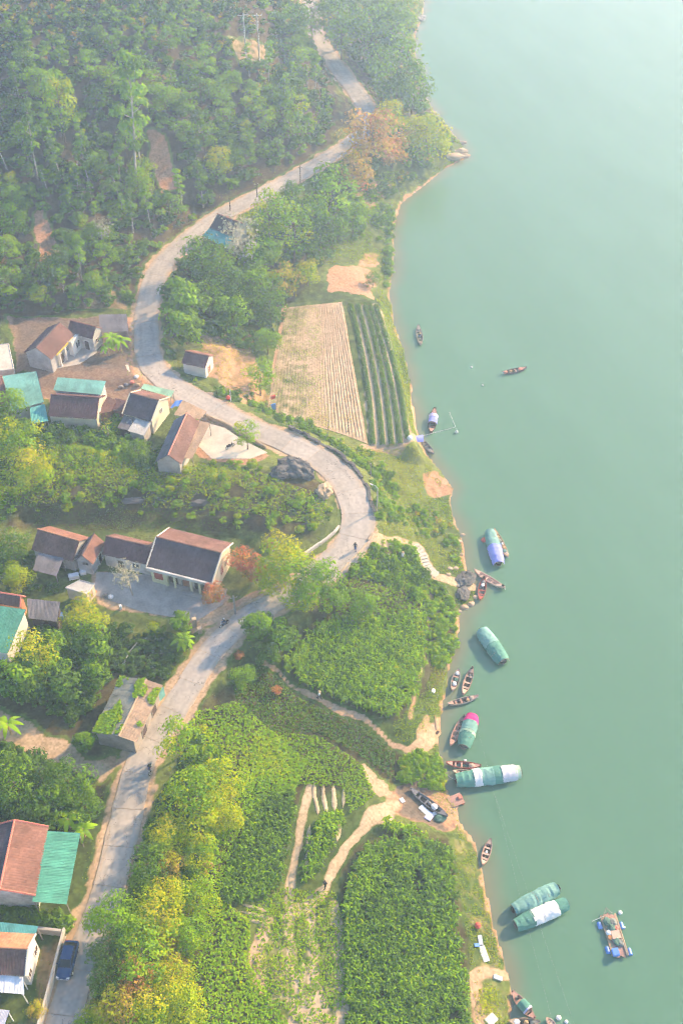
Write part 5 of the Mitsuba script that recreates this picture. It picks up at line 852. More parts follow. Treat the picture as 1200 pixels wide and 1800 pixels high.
for i, (x0, y0, x1, y1) in enumerate([(616, 536, 655, 782), (629, 536, 672, 783), (641, 535, 688, 783), (650, 535, 703, 781), (660, 536, 716, 772)]):
    rng = np.random.default_rng(60 + i); n = 4600; t = rng.uniform(0, 1, n); bowx = 7 * np.sin(math.pi * t); ctrl_ = np.array([at(x0 * (1 - s) + x1 * s + 7 * math.sin(math.pi * s), y0 * (1 - s) + y1 * s) for s in np.linspace(0, 1, 25)])
    c = np.stack([np.interp(t, np.linspace(0, 1, 25), ctrl_[:, q]) for q in range(3)], 1); d = ctrl_[-1] - ctrl_[0]; w = np.array([d[1], -d[0]]) / math.hypot(d[0], d[1]); o = rng.uniform(-.5, .5, n); c[:, :2] += w * o[:, None]; c[:, 2] += .45 * (1 - (o / .62) ** 2) * rng.uniform(.6, 1.05, n) * (.85 + .3 * meshkit.noise(c * .8, i))
    nn = np.c_[w[0] * o * 2.2, w[1] * o * 2.2, np.ones(n)] + rng.normal(0, .4, (n, 3)); v, f, u = leaves_at(c, nn, .28, .17, rng, .25, .06, None, .12); m = MB(); m.add(v, f, uv=u); k = m.put('crop_row', bsdf='leaf')
    tag(k, ['first leafy green crop row, next to the bare furrows', 'second leafy green crop row from the bare furrows', 'middle leafy green crop row of five', 'fourth leafy green crop row from the bare furrows', 'fifth leafy green crop row, nearest the river'][i], 'crop row', 'leafy green crop rows'); ROOFS.append(shapely.LineString(ctrl_[:, :2]).buffer(.7))
# trees one by one: pixel of the crown, kind, radius in pixels, name, label
G1, G2, G3 = 'trees between the lane and the field', 'trees on the wooded point', 'trees around the lower houses'
for px, py, kind, r, name, lab, grp in [
 (575,338,'acacia',42,'broad_tree','tall bright green tree at the river end of the grove below the lane',None),(472,372,'acacia',34,'leafy_tree','light green leafy tree just right of the turquoise roofed roadside house',None),(515,395,'acacia',36,'leafy_tree','green leafy tree in the upper middle of the grove',G1),
 (425,418,'pale',40,'pale_tree','pale grey leaved tree leaning over the turquoise roofed house',None),(445,455,'broadleaf',34,'leafy_tree','green leafy tree in the upper middle of the grove',G1),(350,452,'dark',40,'shade_tree','dark green tree beside the lane below the roadside house',G1),(318,520,'broadleaf',40,'large_leaved_tree','large leaved tree overhanging the inner edge of the lane bend',None),
 (325,570,'broadleaf',34,'large_leaved_tree','large leaved tree just above the small white hut',None),(410,548,'broadleaf',32,'large_leaved_tree','large leaved tree with thin trunk standing on bare soil above the hut',None),(475,540,'dark',32,'shade_tree','dark shade tree left of the ploughed field corner',G1),(503,492,'ochre',30,'ochre_tree','ochre brown tree at the edge of the grove above the field',None),
 (395,490,'dark',36,'shade_tree','dark shade tree in the middle of the grove',G1),(440,495,'forest',30,'shade_tree','dark shade tree in the middle of the grove',G1),(555,432,'forest',30,'leafy_tree','green tree on the bank side of the grove',G1),(540,478,'olive',24,'leafy_tree','pale olive tree by the ploughed field corner',None),(470,440,'olive',32,'leafy_tree','green leafy tree in the upper middle of the grove',G1),
 (380,450,'forest',30,'shade_tree','dark shade tree in the middle of the grove',G1),(420,520,'dark',30,'shade_tree','dark shade tree in the middle of the grove',G1),(655,490,'dark',15,'small_tree','small dark tree at the river end of the bare soil plot',None),(545,380,'forest',30,'leafy_tree','green tree on the bank side of the grove',G1),(510,340,'forest',24,'leafy_tree','green tree beside the lane above the roadside house',G1),(620,378,'forest',26,'leafy_tree','green tree on the bank side of the grove',G1),
 (585,400,'olive',24,'leafy_tree','green tree on the bank side of the grove',G1),(470,600,'olive',24,'leafy_tree','pale green scrubby tree at the left edge of the ploughed field',None),(455,655,'acacia',26,'leafy_tree','light green bush tree below the left edge of the ploughed field',None),(480,505,'forest',26,'shade_tree','dark shade tree in the middle of the grove',G1),(365,520,'dark',30,'shade_tree','dark shade tree in the middle of the grove',G1),
 (700,130,'dark',48,'spreading_tree','largest dark spreading tree leaning over the river on the point',None),(655,52,'dark',44,'spreading_tree','dark tree on the wooded point above the lane',G2),(590,30,'dark',40,'spreading_tree','dark tree on the wooded point above the lane',G2),(680,55,'forest',40,'spreading_tree','dark tree on the wooded point above the lane',G2),(725,160,'forest',30,'spreading_tree','dark tree on the wooded point by the water',G2),
 (755,238,'lime',44,'dome_tree','bright green dome shaped tree on the rocky river point',None),(650,235,'rust',50,'brown_tree','large brown leaved tree hiding the lane on the point',None),(690,262,'rust',28,'brown_tree','brown tree between the large brown tree and the bright dome tree',None),(622,298,'rust',34,'brown_tree','brown tree hanging over the lane below the large brown tree',None),(668,212,'rust',22,'brown_tree','small brown tree at the upper end of the hidden lane',None),(685,205,'olive',30,'leafy_tree','olive tree behind the large brown tree',None),
 (538,108,'acacia',22,'leafy_tree','light green tree at the inside of the far lane bend',None),(520,85,'forest',22,'leafy_tree','green tree left of the far lane bend',None),(668,108,'dark',30,'spreading_tree','dark tree shading the right side of the far lane',G2),(694,165,'dark',30,'spreading_tree','dark tree shading the right side of the far lane',G2),(700,10,'olive',36,'leafy_tree','pale green scrub tree on the far bank edge',None),
 (20,715,'olive',36,'olive_tree','tall olive tree in front of the turquoise roofed house',None),(28,770,'olive',40,'olive_tree','olive tree below the turquoise roofed house, with yellowish crown',None),(55,825,'olive',38,'olive_tree','yellowish tree at the left end of the bushy ridge',None),(240,790,'forest',17,'round_bush','round dark bush below the asbestos lean to',None),(185,745,'bare',22,'dead_tree','leafless grey tree between the upper house roofs',None),
 (433,758,'acacia',22,'round_bush','round clipped green bush on the lane edge by the courtyard',None),(175,400,'pale',20,'pale_tree','pale tree on the clearing below the hillside scar',None),
 (225,1005,'pale',30,'blossom_tree','thin pale blossoming tree standing in the concrete yard',None),(425,985,'russet',30,'red_tree','orange red leaved tree beside the white gable wall',None),(372,1042,'russet',23,'red_tree','pinkish red leaved tree in front of the big house',None),(450,1005,'russet',22,'red_tree','red leaved bush between the orange tree and the lane',None),
 (500,985,'olive',50,'olive_tree','wide olive tree on the inner lane bend below the rock',None),(548,1018,'olive',46,'olive_tree','olive green tree overhanging the lane bend',None),(470,1020,'olive',28,'olive_tree','small olive tree between the red trees and the lane',None),(518,1042,'olive',34,'olive_tree','olive tree whose crown spreads right across the lane below the bend',None),(575,1045,'acacia',26,'leafy_tree','green tree on the river side of the lane bend',None),
 (450,1095,'broadleaf',28,'leafy_tree','green broad leaved tree on the lane edge opposite the yard entrance',None),(492,1115,'broadleaf',28,'leafy_tree','green broad leaved tree left of the upper maize field',None),(475,1140,'forest',24,'leafy_tree','dark green tree below the lane edge',None),(318,1090,'broadleaf',20,'papaya_tree','bright green papaya like tree at the yard corner',None),(270,1104,'lime',13,'lime_bush','small bright lime bush in the garden below the yard',None),
 (320,1128,'dark',18,'leafy_tree','dark tree at the lane corner of the garden',None),(150,1085,'olive',40,'orchard_tree','large leaved tree in front of the flat roofed outhouse',None),(165,1135,'broadleaf',38,'orchard_tree','orchard tree in the middle of the garden plot',G3),(60,1150,'olive',46,'orchard_tree','wide orchard tree in front of the green roofed house',None),(45,1190,'broadleaf',40,'orchard_tree','orchard tree above the dirt track',G3),(115,1195,'broadleaf',34,'orchard_tree','orchard tree above the dirt track',G3),
 (165,1185,'broadleaf',28,'orchard_tree','orchard tree in the middle of the garden plot',G3),(100,1135,'broadleaf',34,'orchard_tree','orchard tree in the middle of the garden plot',G3),(148,1300,'broadleaf',20,'leafy_tree','broad leaved tree left of the shed end',None),
 (25,1015,'lime',26,'lime_tree','light green tree left of the grey lean to',None),(20,960,'dark',30,'shade_tree','dark tree left of the mottled tile roof',None),(70,1355,'dark',36,'shade_tree','dark shade tree above the red roofed house',G3),(30,1380,'dark',46,'shade_tree','dark shade tree above the red roofed house',G3),(120,1370,'dark',42,'shade_tree','dark shade tree above the red roofed house',G3),(75,1410,'broadleaf',36,'shade_tree','large leaved tree just behind the red tile roof',None),
 (150,1420,'dark',30,'shade_tree','dark shade tree above the red roofed house',G3),(15,1345,'forest',30,'shade_tree','dark shade tree above the red roofed house',G3),(150,1395,'olive',24,'leafy_tree','pale green tree beside the dirt track',None),(110,1400,'forest',26,'shade_tree','dark shade tree above the red roofed house',G3),
 (310,1295,'acacia',34,'roadside_tree','dense green tree on the lane edge opposite the shed',None),(335,1395,'lime',54,'lime_tree','big yellow green tree, largest beside the straight lane',None),(385,1375,'lime',46,'lime_tree','yellow green tree right of the biggest one',None),(350,1450,'lime',46,'lime_tree','yellow green tree just below the biggest one',None),(395,1430,'lime',36,'lime_tree','yellow green tree at the vine slope edge',None),(290,1470,'olive',34,'roadside_tree','olive green tree shading the straight lane',None),
 (300,1515,'ochre',26,'ochre_tree','ochre yellow tree below the yellow green trees',None),(262,1520,'dark',34,'roadside_tree','dark tree on the right lane edge level with the red roof',None),(345,1510,'olive',30,'olive_tree','olive tree between the ochre tree and the maize',None),(245,1555,'forest',26,'roadside_tree','dark small tree right of the narrow lane stretch',None),(300,1570,'olive',34,'olive_tree','olive tree right of the lane below the ochre tree',None),
 (205,1605,'olive',48,'big_tree','big olive tree reaching over the lane above the blue car',None),(275,1605,'olive',46,'big_tree','big olive tree right of the one over the lane',None),(250,1665,'acacia',44,'big_tree','green tree in the middle of the lower roadside clump',None),(196,1676,'dark',36,'big_tree','dark green tree beside the blue car',None),(186,1722,'dark',30,'big_tree','dark low tree below the blue car',None),
 (235,1715,'rust',36,'brown_tree','brownish tree in the lower roadside clump',None),(300,1710,'olive',36,'big_tree','yellow olive tree in the lower roadside clump',None),(205,1765,'ochre',40,'ochre_tree','golden tree at the lower edge of the roadside clump',None),(270,1770,'olive',44,'big_tree','olive tree right of the golden tree',None),(330,1770,'lime',40,'lime_tree','yellow green tree in the lowest corner of the vine slope',None),(180,1800,'lime',30,'lime_tree','yellow green bush cut by the lower picture edge',None),(150,1795,'olive',22,'big_tree','thin tree over the lane at the lower picture edge',None),
 (340,1640,'olive',36,'olive_tree','olive tree left of the twig pile',None),(345,1580,'lime',34,'lime_tree','yellow green tree on the upper vine slope',None),(65,1775,'ochre',18,'ochre_bush','brown bush in the walled yard corner',None),
 (640,1060,'olive',28,'leafy_tree','brownish olive tree above the upper maize field',None),(600,1045,'forest',22,'leafy_tree','dark tree left of the brownish olive one above the maize',None),(432,1190,'olive',24,'leafy_tree','olive brown tree left of the footpath start',None),(485,1213,'russet',10,'red_bush','small orange red bush above the dark vine slope',None),(420,1152,'russet',10,'red_bush','small red leaved bush below the lane edge',None),
 (548,22,'dark',34,'spreading_tree','dark tree over the far end of the lane',None),(600,52,'acacia',24,'leafy_tree','green tree on the right of the far lane end',None),(525,40,'forest',30,'leafy_tree','green tree on the left of the far lane end',None),(512,150,'forest',26,'leafy_tree','green tree on the hill shoulder left of the far lane stretch',None),
 (545,735,'bare',16,'bare_tree','leafless young tree at the lower edge of the ploughed field',None),(575,745,'bare',18,'bare_tree','leafless young tree near the parapet in the field corner',None),(612,735,'bare',16,'bare_tree','thin leafless tree standing in the ploughed furrows',None),(543,748,'forest',14,'round_bush','dark bush beside the lane at the field corner',None)]:
    tree(px, py, kind, r, lab, name, grp)

# the wooded hillside
hp = poly_w([(-20,20),(180,45),(420,120),(480,150),(545,150),(590,200),(560,255),(450,315),(370,358),(305,395),(270,440),(235,500),(170,515),(60,545),(-20,550)])
scar = [poly_w(p) for p in ([(258,230),(292,236),(318,335),(288,345),(264,290)], [(50,380),(78,370),(104,440),(75,462)], [(405,60),(470,75),(468,115),(415,112)], [(190,0),(400,0),(390,20),(210,22)])]; ROOFS += scar[:3]
trng2 = np.random.default_rng(5); x0, y0, x1, y1 = hp.bounds; got = []
cand = np.stack([trng2.uniform(x0, x1, 9000), trng2.uniform(y0, y1, 9000)], 1); cand = cand[shapely.contains_xy(hp, cand[:, 0], cand[:, 1])]
for c in cand:
    if len(got) >= 260: break
    if any((c[0] - g[0]) ** 2 + (c[1] - g[1]) ** 2 < 3.4 ** 2 for g in got): continue
    if min(P.distance(shapely.Point(c)) for P in scar) < 2.6: continue
    if tree_r.query(c)[0] < 5.5: continue
    got.append(c)
def project(p):
    d = np.asarray(p) - EYE; z = d @ FWD; return 600 + FOCAL * d[0] / z, 900 - FOCAL * (d @ UPV) / z
got = [c for i, c in enumerate(got) if project([*c, ground(*c)[0]])[1] > 140 or i % 3 == 0]
for c in got:
    cl = meshkit.noise(np.array([c[0] / 22, c[1] / 22, 1.0]), 4); q = trng2.random()
    kind = 'slender' if (cl > 0.58 and q < 0.6) or q < 0.13 else 'acacia' if q < 0.36 else 'forest' if q < 0.86 else 'olive'
    nm, lab, grp = {'slender': ('slender_tree', 'tall slender tree with pale trunk on the wooded hillside', 'slender pale trunked trees on the hillside'), 'acacia': ('acacia_tree', 'mid green tree with rounded crown on the wooded hillside', 'mid green trees on the hillside'),
                    'forest': ('forest_tree', 'dark blue green tree of the wooded hillside', 'dark trees on the hillside'), 'olive': ('olive_tree', 'pale olive tree among darker ones on the wooded hillside', 'pale olive trees on the hillside')}[kind]
    tree(0, 0, kind, 0, lab, nm, grp, world=(np.array([c[0], c[1], ground(*c)[0]]), (0.55 + 0.75 * trng2.random() ** 1.4) * (0.88 if kind == 'slender' else 0.9)))
for px, py, r, hs in [(100,170,26,1.5),(215,170,34,1.3),(45,215,20,1.3),(235,200,24,1.3),(75,400,0,0)][:4]:
    tree(px, py, 'acacia' if px == 100 else 'slender', r, {100: 'bright green sunlit tree, the most vivid on the hillside', 215: 'tallest pale trunked tree cluster member above the red scar', 45: 'lone slender tree with long bare trunk at the left picture edge', 235: 'slender pale tree right beside the tallest cluster'}[px], 'tall_tree', hs=hs)

# scattered bushes: undergrowth nobody could count
brng = np.random.default_rng(9)
def scatter(name, px, n, kinds, smin, smax, label=None, avoid_road=3.1, sz=0.9, world=None, patchy=0.0, margin=0.4):
    P = world or poly_w(px); x0, y0, x1, y1 = P.bounds; k = 0
    if name not in labels: tag(name, label, 'undergrowth', kind='stuff')
    N = int(n * (x1 - x0) * (y1 - y0) / max(P.area, 1)); c = np.stack([brng.uniform(x0, x1, N), brng.uniform(y0, y1, N)], 1)
    c = c[shapely.contains_xy(P, c[:, 0], c[:, 1])]; g = ground(c[:, 0], c[:, 1]); d = tree_r.query(c)[0]
    nz = meshkit.fbm(np.stack([c[:, 0] / 6, c[:, 1] / 6, c[:, 0] * 0], 1), 3, 6)
    hz = meshkit.fbm(np.stack([c[:, 0] / 9, c[:, 1] / 9, c[:, 0] * 0 + 5], 1), 2, 8)
    ok = (d > avoid_road) & (g > 0.15) & (nz > patchy) & ~shapely.dwithin(ROOFU, shapely.points(c), margin)
    for q in np.nonzero(ok)[0]:
        i = int(np.clip(hz[q] * 1.5 - 0.25 + brng.normal(0, 0.22), 0, 0.999) * len(kinds)); s = brng.uniform(smin, smax)
        COUNT[name] = COUNT.get(name, 0) + 1
        inst(f'{name}__{COUNT[name]:04d}', BUSH[kinds[i]], [c[q, 0], c[q, 1], g[q] - 0.05], s, brng.uniform(0, 6.28), 0, s * sz * brng.uniform(.8, 1.2))
COUNT = {}
ROOFU = shapely.union_all(ROOFS) if ROOFS else shapely.Point(0, -900)
shapely.prepare(ROOFU)
scatter('hillside_undergrowth', HILL, 1500, [0, 1, 1, 2, 2, 3, 4, 7], 0.75, 1.6, 'dense dark bushes under the hillside trees', margin=.6)
scatter('hillside_scrub', [(-20,-30),(420,-30),(520,20),(540,130),(470,160),(300,150),(0,130)], 650, [6, 1, 2, 6, 3, 4], 0.5, 1.2, 'dry brownish scrub on the upper hillside')
scatter('ridge_bushes', [(-20,748),(60,748),(85,738),(160,748),(215,760),(240,770),(300,808),(330,806),(440,815),(520,820),(560,860),(585,900),(560,940),(500,930),(420,925),(300,905),(150,900),(20,900),(-20,950)], 210, [1, 3, 4, 5, 3, 4, 5, 4], 0.35, 0.95, 'bushes covering the ridge between the two house groups')
scatter('grove_undergrowth', [(285,480),(330,435),(440,420),(560,345),(650,320),(680,370),(675,430),(600,420),(560,470),(500,530),(490,600),(440,620),(380,590),(300,600)], 420, [0, 1, 2, 3, 4, 7], 0.6, 1.3, 'leafy undergrowth of the grove below the lane')
scatter('point_undergrowth', [(540,20),(640,-20),(735,-20),(725,90),(760,200),(800,250),(770,290),(720,320),(700,355),(640,340),(600,310),(640,250),(680,200),(640,130),(580,60)], 520, [0, 1, 2, 4, 6, 3], 0.6, 1.4, 'bushes crowding the rocky wooded point')
scatter('roadside_hedge', [(285,600),(330,665),(400,700),(470,735),(560,765),(640,830),(660,880),(655,920),(690,930),(700,850),(640,790),(560,760),(500,735),(440,690),(380,690),(320,655),(290,590)], 170, [1, 2, 2, 3, 4], 0.45, 0.9, 'hedge of mixed bushes along the river side of the lane', 3.0)
scatter('bank_scrub', [(600,785),(720,790),(760,830),(790,880),(800,940),(815,1000),(760,1010),(740,960),(660,930),(665,870),(640,820)], 260, [2, 3, 4, 4, 5, 6, 3], 0.35, 0.85, 'patchy scrub on the bank below the lane bend', patchy=.42)
scatter('bank_bushes', [(690,950),(740,960),(765,1020),(800,1075),(800,1130),(785,1170),(760,1180),(755,1080),(720,1040),(640,1010),(610,1010),(640,960)], 220, [1, 2, 3, 4, 4], 0.5, 1.0, 'green bushes on the bank beside the stone steps')
scatter('shore_bushes', [(690,370),(712,400),(714,420),(700,450),(690,480),(680,520),(672,500),(680,420),(670,370)], 90, [1, 2, 3, 4], 0.5, 1.0, 'bushes along the water edge by the fields')
scatter('shore_bushes', [(700,1340),(745,1320),(775,1340),(780,1390),(750,1385),(705,1372)], 90, [3, 4, 4, 5], 0.4, 0.8)
scatter('garden_shrubs', [(170,1095),(340,1110),(300,1190),(190,1180),(120,1110)], 130, [0, 0, 1, 2], 0.5, 1.0, 'dark shrubs in the hollow garden below the yard')
scatter('garden_shrubs', [(-20,1110),(140,1110),(190,1190),(150,1260),(120,1270),(20,1220),(-20,1215)], 190, [1, 2, 7, 0], 0.6, 1.2)
scatter('garden_shrubs', [(-20,1305),(60,1335),(150,1388),(175,1410),(165,1450),(60,1440),(-20,1430)], 200, [0, 0, 1, 1, 2, 7], 0.6, 1.3)
scatter('garden_shrubs', [(-20,1595),(130,1600),(118,1636),(-20,1620)], 90, [0, 1, 2, 4], 0.5, 0.9)
scatter('garden_shrubs', [(0,960),(60,985),(110,1020),(120,1050),(50,1035),(0,1030)], 50, [0, 1, 3], 0.5, 0.9)
scatter('roadside_thicket', [(320,1250),(380,1180),(430,1150),(470,1165),(520,1210),(560,1250),(470,1300),(420,1240),(350,1290),(300,1380),(240,1540),(160,1650),(150,1760),(200,1820),(340,1820),(330,1600),(380,1500),(400,1340)], 520, [0, 1, 2, 3, 4, 5, 6], 0.55, 1.2, 'thicket filling the slope between the lane and the crops')

scatter('house_bushes', [(-20,742),(75,748),(85,738),(165,748),(172,728),(222,745),(226,766),(256,775),(262,808),(300,812),(320,812),(300,840),(150,780),(-20,790)], 150, [1, 2, 3, 3, 4, 5], 0.9, 1.5, 'bushes growing close below the upper houses', margin=.25)
scatter('house_bushes', [(-20,1590),(120,1594),(130,1610),(120,1640),(-20,1615)], 60, [1, 2, 3, 4], 0.8, 1.2)
# leaf carpets: vines, grass, crops
def carpet(name, label, px, dens, leaf, hmax, hue, hv=0.05, seed=0, upright=0.0, aspect=0.6, patchy=0.0, world=None, cat='ground cover', road=3.0, freq=3.0, rows=None, tone=None, anyway=False):
    rng = np.random.default_rng(seed + 500); P = world or poly_w(px); x0, y0, x1, y1 = P.bounds
    N = int(dens * (x1 - x0) * (y1 - y0)); c = np.stack([rng.uniform(x0, x1, N), rng.uniform(y0, y1, N)], 1)
    c = c[shapely.contains_xy(P, c[:, 0], c[:, 1])]; nz = meshkit.fbm(np.stack([c[:, 0] / freq, c[:, 1] / freq, c[:, 0] * 0 + seed], 1), 3, seed)
    g = ground(c[:, 0], c[:, 1]); ok = (nz > patchy) & (g > 0.08) & (tree_r.query(c)[0] > road) & (anyway | ~shapely.dwithin(ROOFU, shapely.points(c), 0.1)); c, g, nz = c[ok], g[ok], nz[ok]
    bump = np.clip((nz - patchy) / (0.75 - patchy), 0, 1); z = g + hmax * (0.25 + 0.75 * bump) * rng.uniform(0.25, 1.0, len(c)) ** 0.5
    n = rng.normal(0, 0.45, (len(c), 3)); n[:, 2] = 1 - upright; n[:, :2] *= 1 + 2 * upright
    v, f, u = leaves_at(np.c_[c, z], n, leaf, leaf * aspect, rng, hue + 0.16 * (meshkit.noise(np.stack([c[:, 0] / 5, c[:, 1] / 5, c[:, 0] * 0 + 9], 1), seed) - 0.5), hv, tone, 0.15)
    m = MB(); m.add(v, f, uv=u); k = m.put(name, bsdf='leaf'); tag(k, label, cat, kind='stuff'); return k
carpet('vine_slope', 'bright green broad leaved vines covering the slope', [(330,1260),(420,1235),(480,1290),(540,1340),(520,1390),(460,1410),(420,1500),(400,1590),(440,1620),(440,1700),(500,1790),(520,1830),(330,1830),(320,1700),(350,1560),(370,1440),(330,1330)], 30, 0.40, 0.8, 0.46, seed=1, tone=.62)
carpet('shaded_vines', 'dark green creepers in the hollow below the footpath', [(400,1190),(460,1165),(520,1225),(600,1262),(650,1285),(695,1330),(690,1372),(640,1335),(560,1290),(480,1290),(420,1240)], 30, 0.36, 0.7, 0.20, seed=2)
carpet('creepers', 'fresh green creepers on the slope above the terraces', [(450,1280),(560,1295),(640,1350),(660,1400),(640,1415),(615,1430),(600,1385),(530,1380),(480,1420),(430,1440)], 28, 0.36, 0.6, 0.42, seed=3)
carpet('slope_creepers', 'light green creepers between the lane bend and the maize', [(600,1020),(650,965),(735,975),(748,1010),(755,1060),(700,1080),(640,1090),(590,1080)], 24, 0.36, 0.6, 0.45, seed=4)
carpet('ridge_grass', 'dry yellow green grass on the terrace below the upper houses', [(60,755),(240,765),(300,815),(440,830),(400,870),(150,845),(50,830)], 34, 0.28, 0.4, 0.58, seed=5, upright=.6, aspect=.3)
carpet('ridge_creepers', 'mixed creepers and low scrub over the ridge between the houses', [(-20,770),(60,765),(250,790),(330,815),(440,825),(500,850),(575,880),(570,925),(500,915),(300,895),(150,885),(-20,890)], 22, .32, .6, .50, hv=.10, seed=20, patchy=.3, freq=4)
carpet('meadow_grass', 'mown green grass strip behind the lower houses', [(60,885),(300,895),(440,925),(330,940),(60,925)], 30, 0.26, 0.3, 0.30, seed=6, upright=.6, aspect=.3)
carpet('terrace_greens', 'rows of low leafy plants on the pale soil terrace', [(430,1600),(500,1560),(590,1570),(610,1660),(625,1800),(560,1830),(480,1760),(440,1690)], 26, 0.32, 0.5, 0.48, seed=7, patchy=.30, freq=1.3)
carpet('bank_grass', 'green and straw coloured grass on the river bank strip', [(795,1465),(812,1470),(835,1500),(852,1570),(875,1680),(890,1750),(893,1830),(838,1830),(830,1720),(815,1620),(803,1540)], 40, 0.26, 0.4, 0.55, hv=.09, seed=8, upright=.5, aspect=.32, patchy=.42, freq=1.6)
carpet('bank_grass', 'green grass tufts between the footpath and the water', [(690,1270),(735,1235),(765,1170),(785,1180),(768,1260),(735,1290),(720,1310),(695,1300)], 40, 0.26, 0.4, 0.52, hv=.08, seed=9, upright=.5, aspect=.32, patchy=.3)
carpet('bank_grass', 'straw and green grass on the bank below the lane bend', [(600,785),(735,790),(760,825),(740,870),(790,890),(800,950),(815,1005),(770,1010),(745,960),(665,935),(670,860),(640,815)], 36, 0.28, 0.4, 0.60, hv=.10, seed=10, upright=.5, aspect=.32, patchy=.38, freq=2)
carpet('bank_grass', 'lime grass strip between the leafy crop rows and the water', [(668,520),(690,540),(708,610),(720,670),(722,715),(730,765),(722,765),(712,700),(690,610),(660,535)], 45, 0.28, 0.5, 0.60, seed=11, upright=.4, aspect=.35)
carpet('bank_grass', 'short grass on the open plots above the ploughed field', [(590,400),(660,400),(680,440),(660,465),(580,465),(555,470)], 34, 0.26, 0.3, 0.52, seed=12, upright=.5, aspect=.35, patchy=.35)
carpet('hut_grass', 'dry grass around the small white hut', [(340,600),(440,590),(480,680),(470,720),(400,690),(380,660)], 24, 0.24, 0.25, 0.66, seed=13, upright=.5, aspect=.3, patchy=.48)
carpet('far_bank_grass', 'light green grass on the far river bank', [(690,-30),(738,-20),(730,50),(715,70),(690,30)], 26, 0.34, 0.5, 0.56, seed=14, upright=.4)
carpet('point_grass', 'green creepers on the slope of the wooded point', [(640,320),(700,300),(690,350),(690,420),(660,400),(600,370)], 22, 0.36, 0.5, 0.42, seed=15, patchy=.35)
carpet('yellow_herbs', 'yellow green herbs in the small fenced plot by the water', [(840,1740),(870,1735),(880,1790),(845,1800)], 40, 0.26, 0.4, 0.62, seed=16, patchy=.42, freq=1.0)
carpet('field_weeds', 'thin yellow green regrowth on the left half of the ploughed field', [(504,545),(560,540),(572,640),(580,755),(475,722),(486,640)], 26, .22, .24, .54, hv=.08, seed=21, upright=.4, aspect=.4, patchy=.34, freq=2.5, anyway=True)
carpet('verge_grass', 'tufts of grass along the lane verges', None, 4.0, 0.26, 0.35, 0.48, hv=.1, seed=17, upright=.5, aspect=.32, patchy=.5, road=ROAD_HW + 0.35, world=shapely.LineString(road_c[:, :2]).buffer(5.0))

carpet('shore_weeds', 'ragged weeds and grass along the water edge', None, 26, 0.24, 0.4, 0.52, hv=.1, seed=18, upright=.45, aspect=.35, patchy=.47, freq=2.2, world=line.buffer(2.4).intersection(land))

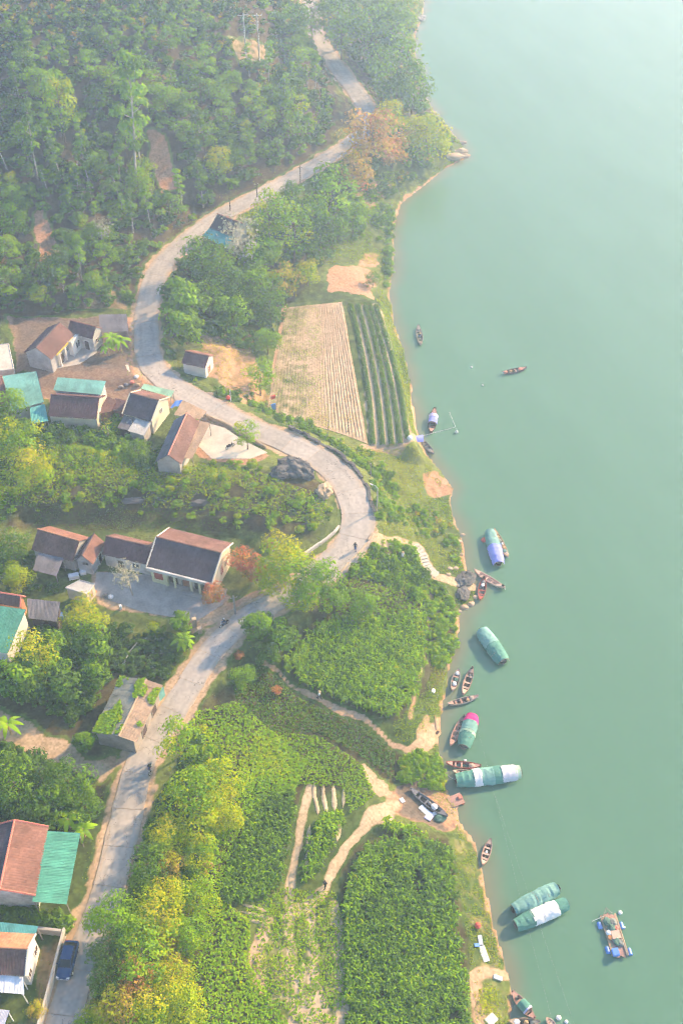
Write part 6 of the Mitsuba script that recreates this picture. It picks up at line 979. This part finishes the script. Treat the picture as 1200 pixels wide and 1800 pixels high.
def maize(name, label, px, du, dv, hgt, hue, seed, keep=1.0):
    rng = np.random.default_rng(seed); P = poly_w(px); x0, y0, x1, y1 = P.bounds
    a = np.arange(x0, x1, du); b = np.arange(y0, y1, dv); c = np.stack(np.meshgrid(a, b), -1).reshape(-1, 2); c = c + rng.normal(0, 0.13, c.shape)
    c = c[shapely.contains_xy(P, c[:, 0], c[:, 1]) & (rng.random(len(c)) < keep)]; g = ground(c[:, 0], c[:, 1]); k_ = meshkit.fbm(np.stack([c[:, 0] / 1.9, c[:, 1] / 1.9, c[:, 0] * 0], 1), 3, seed + 1); ed = shapely.distance(P.boundary, shapely.points(c)); ok = (k_ > .22) & (ed > .9 * rng.random(len(c))) & (rng.random(len(c)) > .07); c, g, k_ = c[ok], g[ok], k_[ok]; N = len(c); K = 11
    h = hgt * rng.uniform(0.75, 1.15, N) * (0.8 + 0.4 * meshkit.noise(np.stack([c[:, 0] / 2.5, c[:, 1] / 2.5, c[:, 0] * 0], 1), seed))
    lv = np.tile(np.linspace(0.25, 1.0, K), (N, 1)); ang = rng.uniform(0, 6.28, (N, 1)) + np.arange(K) * 2.5 + rng.normal(0, .3, (N, K))
    d = np.stack([np.cos(ang), np.sin(ang)], -1); w = np.stack([-d[..., 1], d[..., 0]], -1); ln = (0.66 - 0.22 * np.abs(lv - 0.5)) * rng.uniform(.8, 1.25, (N, K))
    rows = []
    for t, rise, wid in ((0.0, 0.0, 0.06), (0.4, 0.28, 0.085), (0.75, 0.22, 0.07), (1.0, -0.10, 0.01)):
        x = c[:, None] + d * (ln * t)[..., None]; z = g[:, None] + lv * h[:, None] * 0.92 + rise * ln * 1.1
        for s in (-1, 1): rows.append(np.concatenate([x + w * s * wid, (z + rng.normal(0, .01, z.shape))[..., None]], -1))
    V = np.stack(rows, 2).reshape(-1, 3); i = np.arange(N * K)[:, None] * 8
    f = np.vstack([i + q for q in ([0, 1, 3], [0, 3, 2], [2, 3, 5], [2, 5, 4], [4, 5, 7], [4, 7, 6])])
    hu = np.clip(hue + .22 * (k_[:, None] - .5) + .12 * (lv - .5) + rng.normal(0, .05, (N, 1)) + rng.normal(0, 0.07, (N, K)), 0, 1.2); tn = np.clip(0.5 + rng.normal(0, .3, (N, K)), 0, 1)
    m = MB(); m.add(V, f, uv=np.repeat(np.stack([hu.ravel(), tn.ravel()], 1), 8, axis=0)); k = m.put(name, bsdf='leaf'); tag(k, label, 'maize', kind='stuff')
maize('maize_field', 'dense maize filling the upper field beside the footpath', [(555,1100),(600,1075),(650,1085),(705,1075),(750,1070),(758,1120),(745,1180),(728,1235),(690,1268),(640,1252),(590,1230),(530,1205),(490,1175),(520,1130)], .58, .38, 1.25, .34, 21)
maize('maize_field', 'dense dark maize filling the large lower field', [(612,1530),(640,1490),(700,1468),(760,1480),(795,1490),(803,1560),(812,1650),(822,1720),(832,1830),(612,1830),(600,1700),(596,1600)], .60, .38, 1.3, .27, 22)
maize('maize_strip', 'dark maize strip on the terrace left of the pale soil', [(440,1430),(500,1385),(530,1390),(520,1440),(505,1500),(495,1560),(440,1595),(385,1590),(405,1500)], .60, .38, 1.25, .24, 23)
maize('maize_strip', 'narrow maize strip between the two bare soil tracks', [(545,1470),(570,1425),(610,1430),(600,1460),(585,1490),(575,1530),(545,1562),(528,1555),(530,1500)], .60, .38, 1.2, .32, 24)
maize('maize_strip', 'maize strip along the top edge of the lower field', [(660,1440),(700,1445),(760,1470),(790,1478),(740,1480),(670,1465)], .6, .5, 1.3, .42, 25)

ORD = ['leftmost', 'second from the left', 'third from the left', 'fourth from the left', 'fifth from the left', 'sixth from the left', 'seventh from the left', 'eighth from the left', 'ninth from the left', 'tenth from the left', 'eleventh from the left', 'twelfth from the left']
same = {}
for k, d in labels.items():
    if d.get('category') in ('tree', 'stone', 'rock', 'boat') and scene.get(k, {}).get('type') in ('instance', 'ply'): same.setdefault(d['label'], []).append(k)
for lab, ks in same.items():
    if 2 <= len(ks) <= 12:
        cx_ = {k: project(np.array(T(scene[k]['to_world']).matrix)[:3, 3])[0] if scene[k]['type'] == 'instance' else project(meshkit.WRITTEN[scene[k]['filename']][0].mean(0))[0] for k in ks}
        for o, k in zip(ORD, sorted(ks, key=cx_.get)): labels[k]['label'] = f'{lab}, {o}'
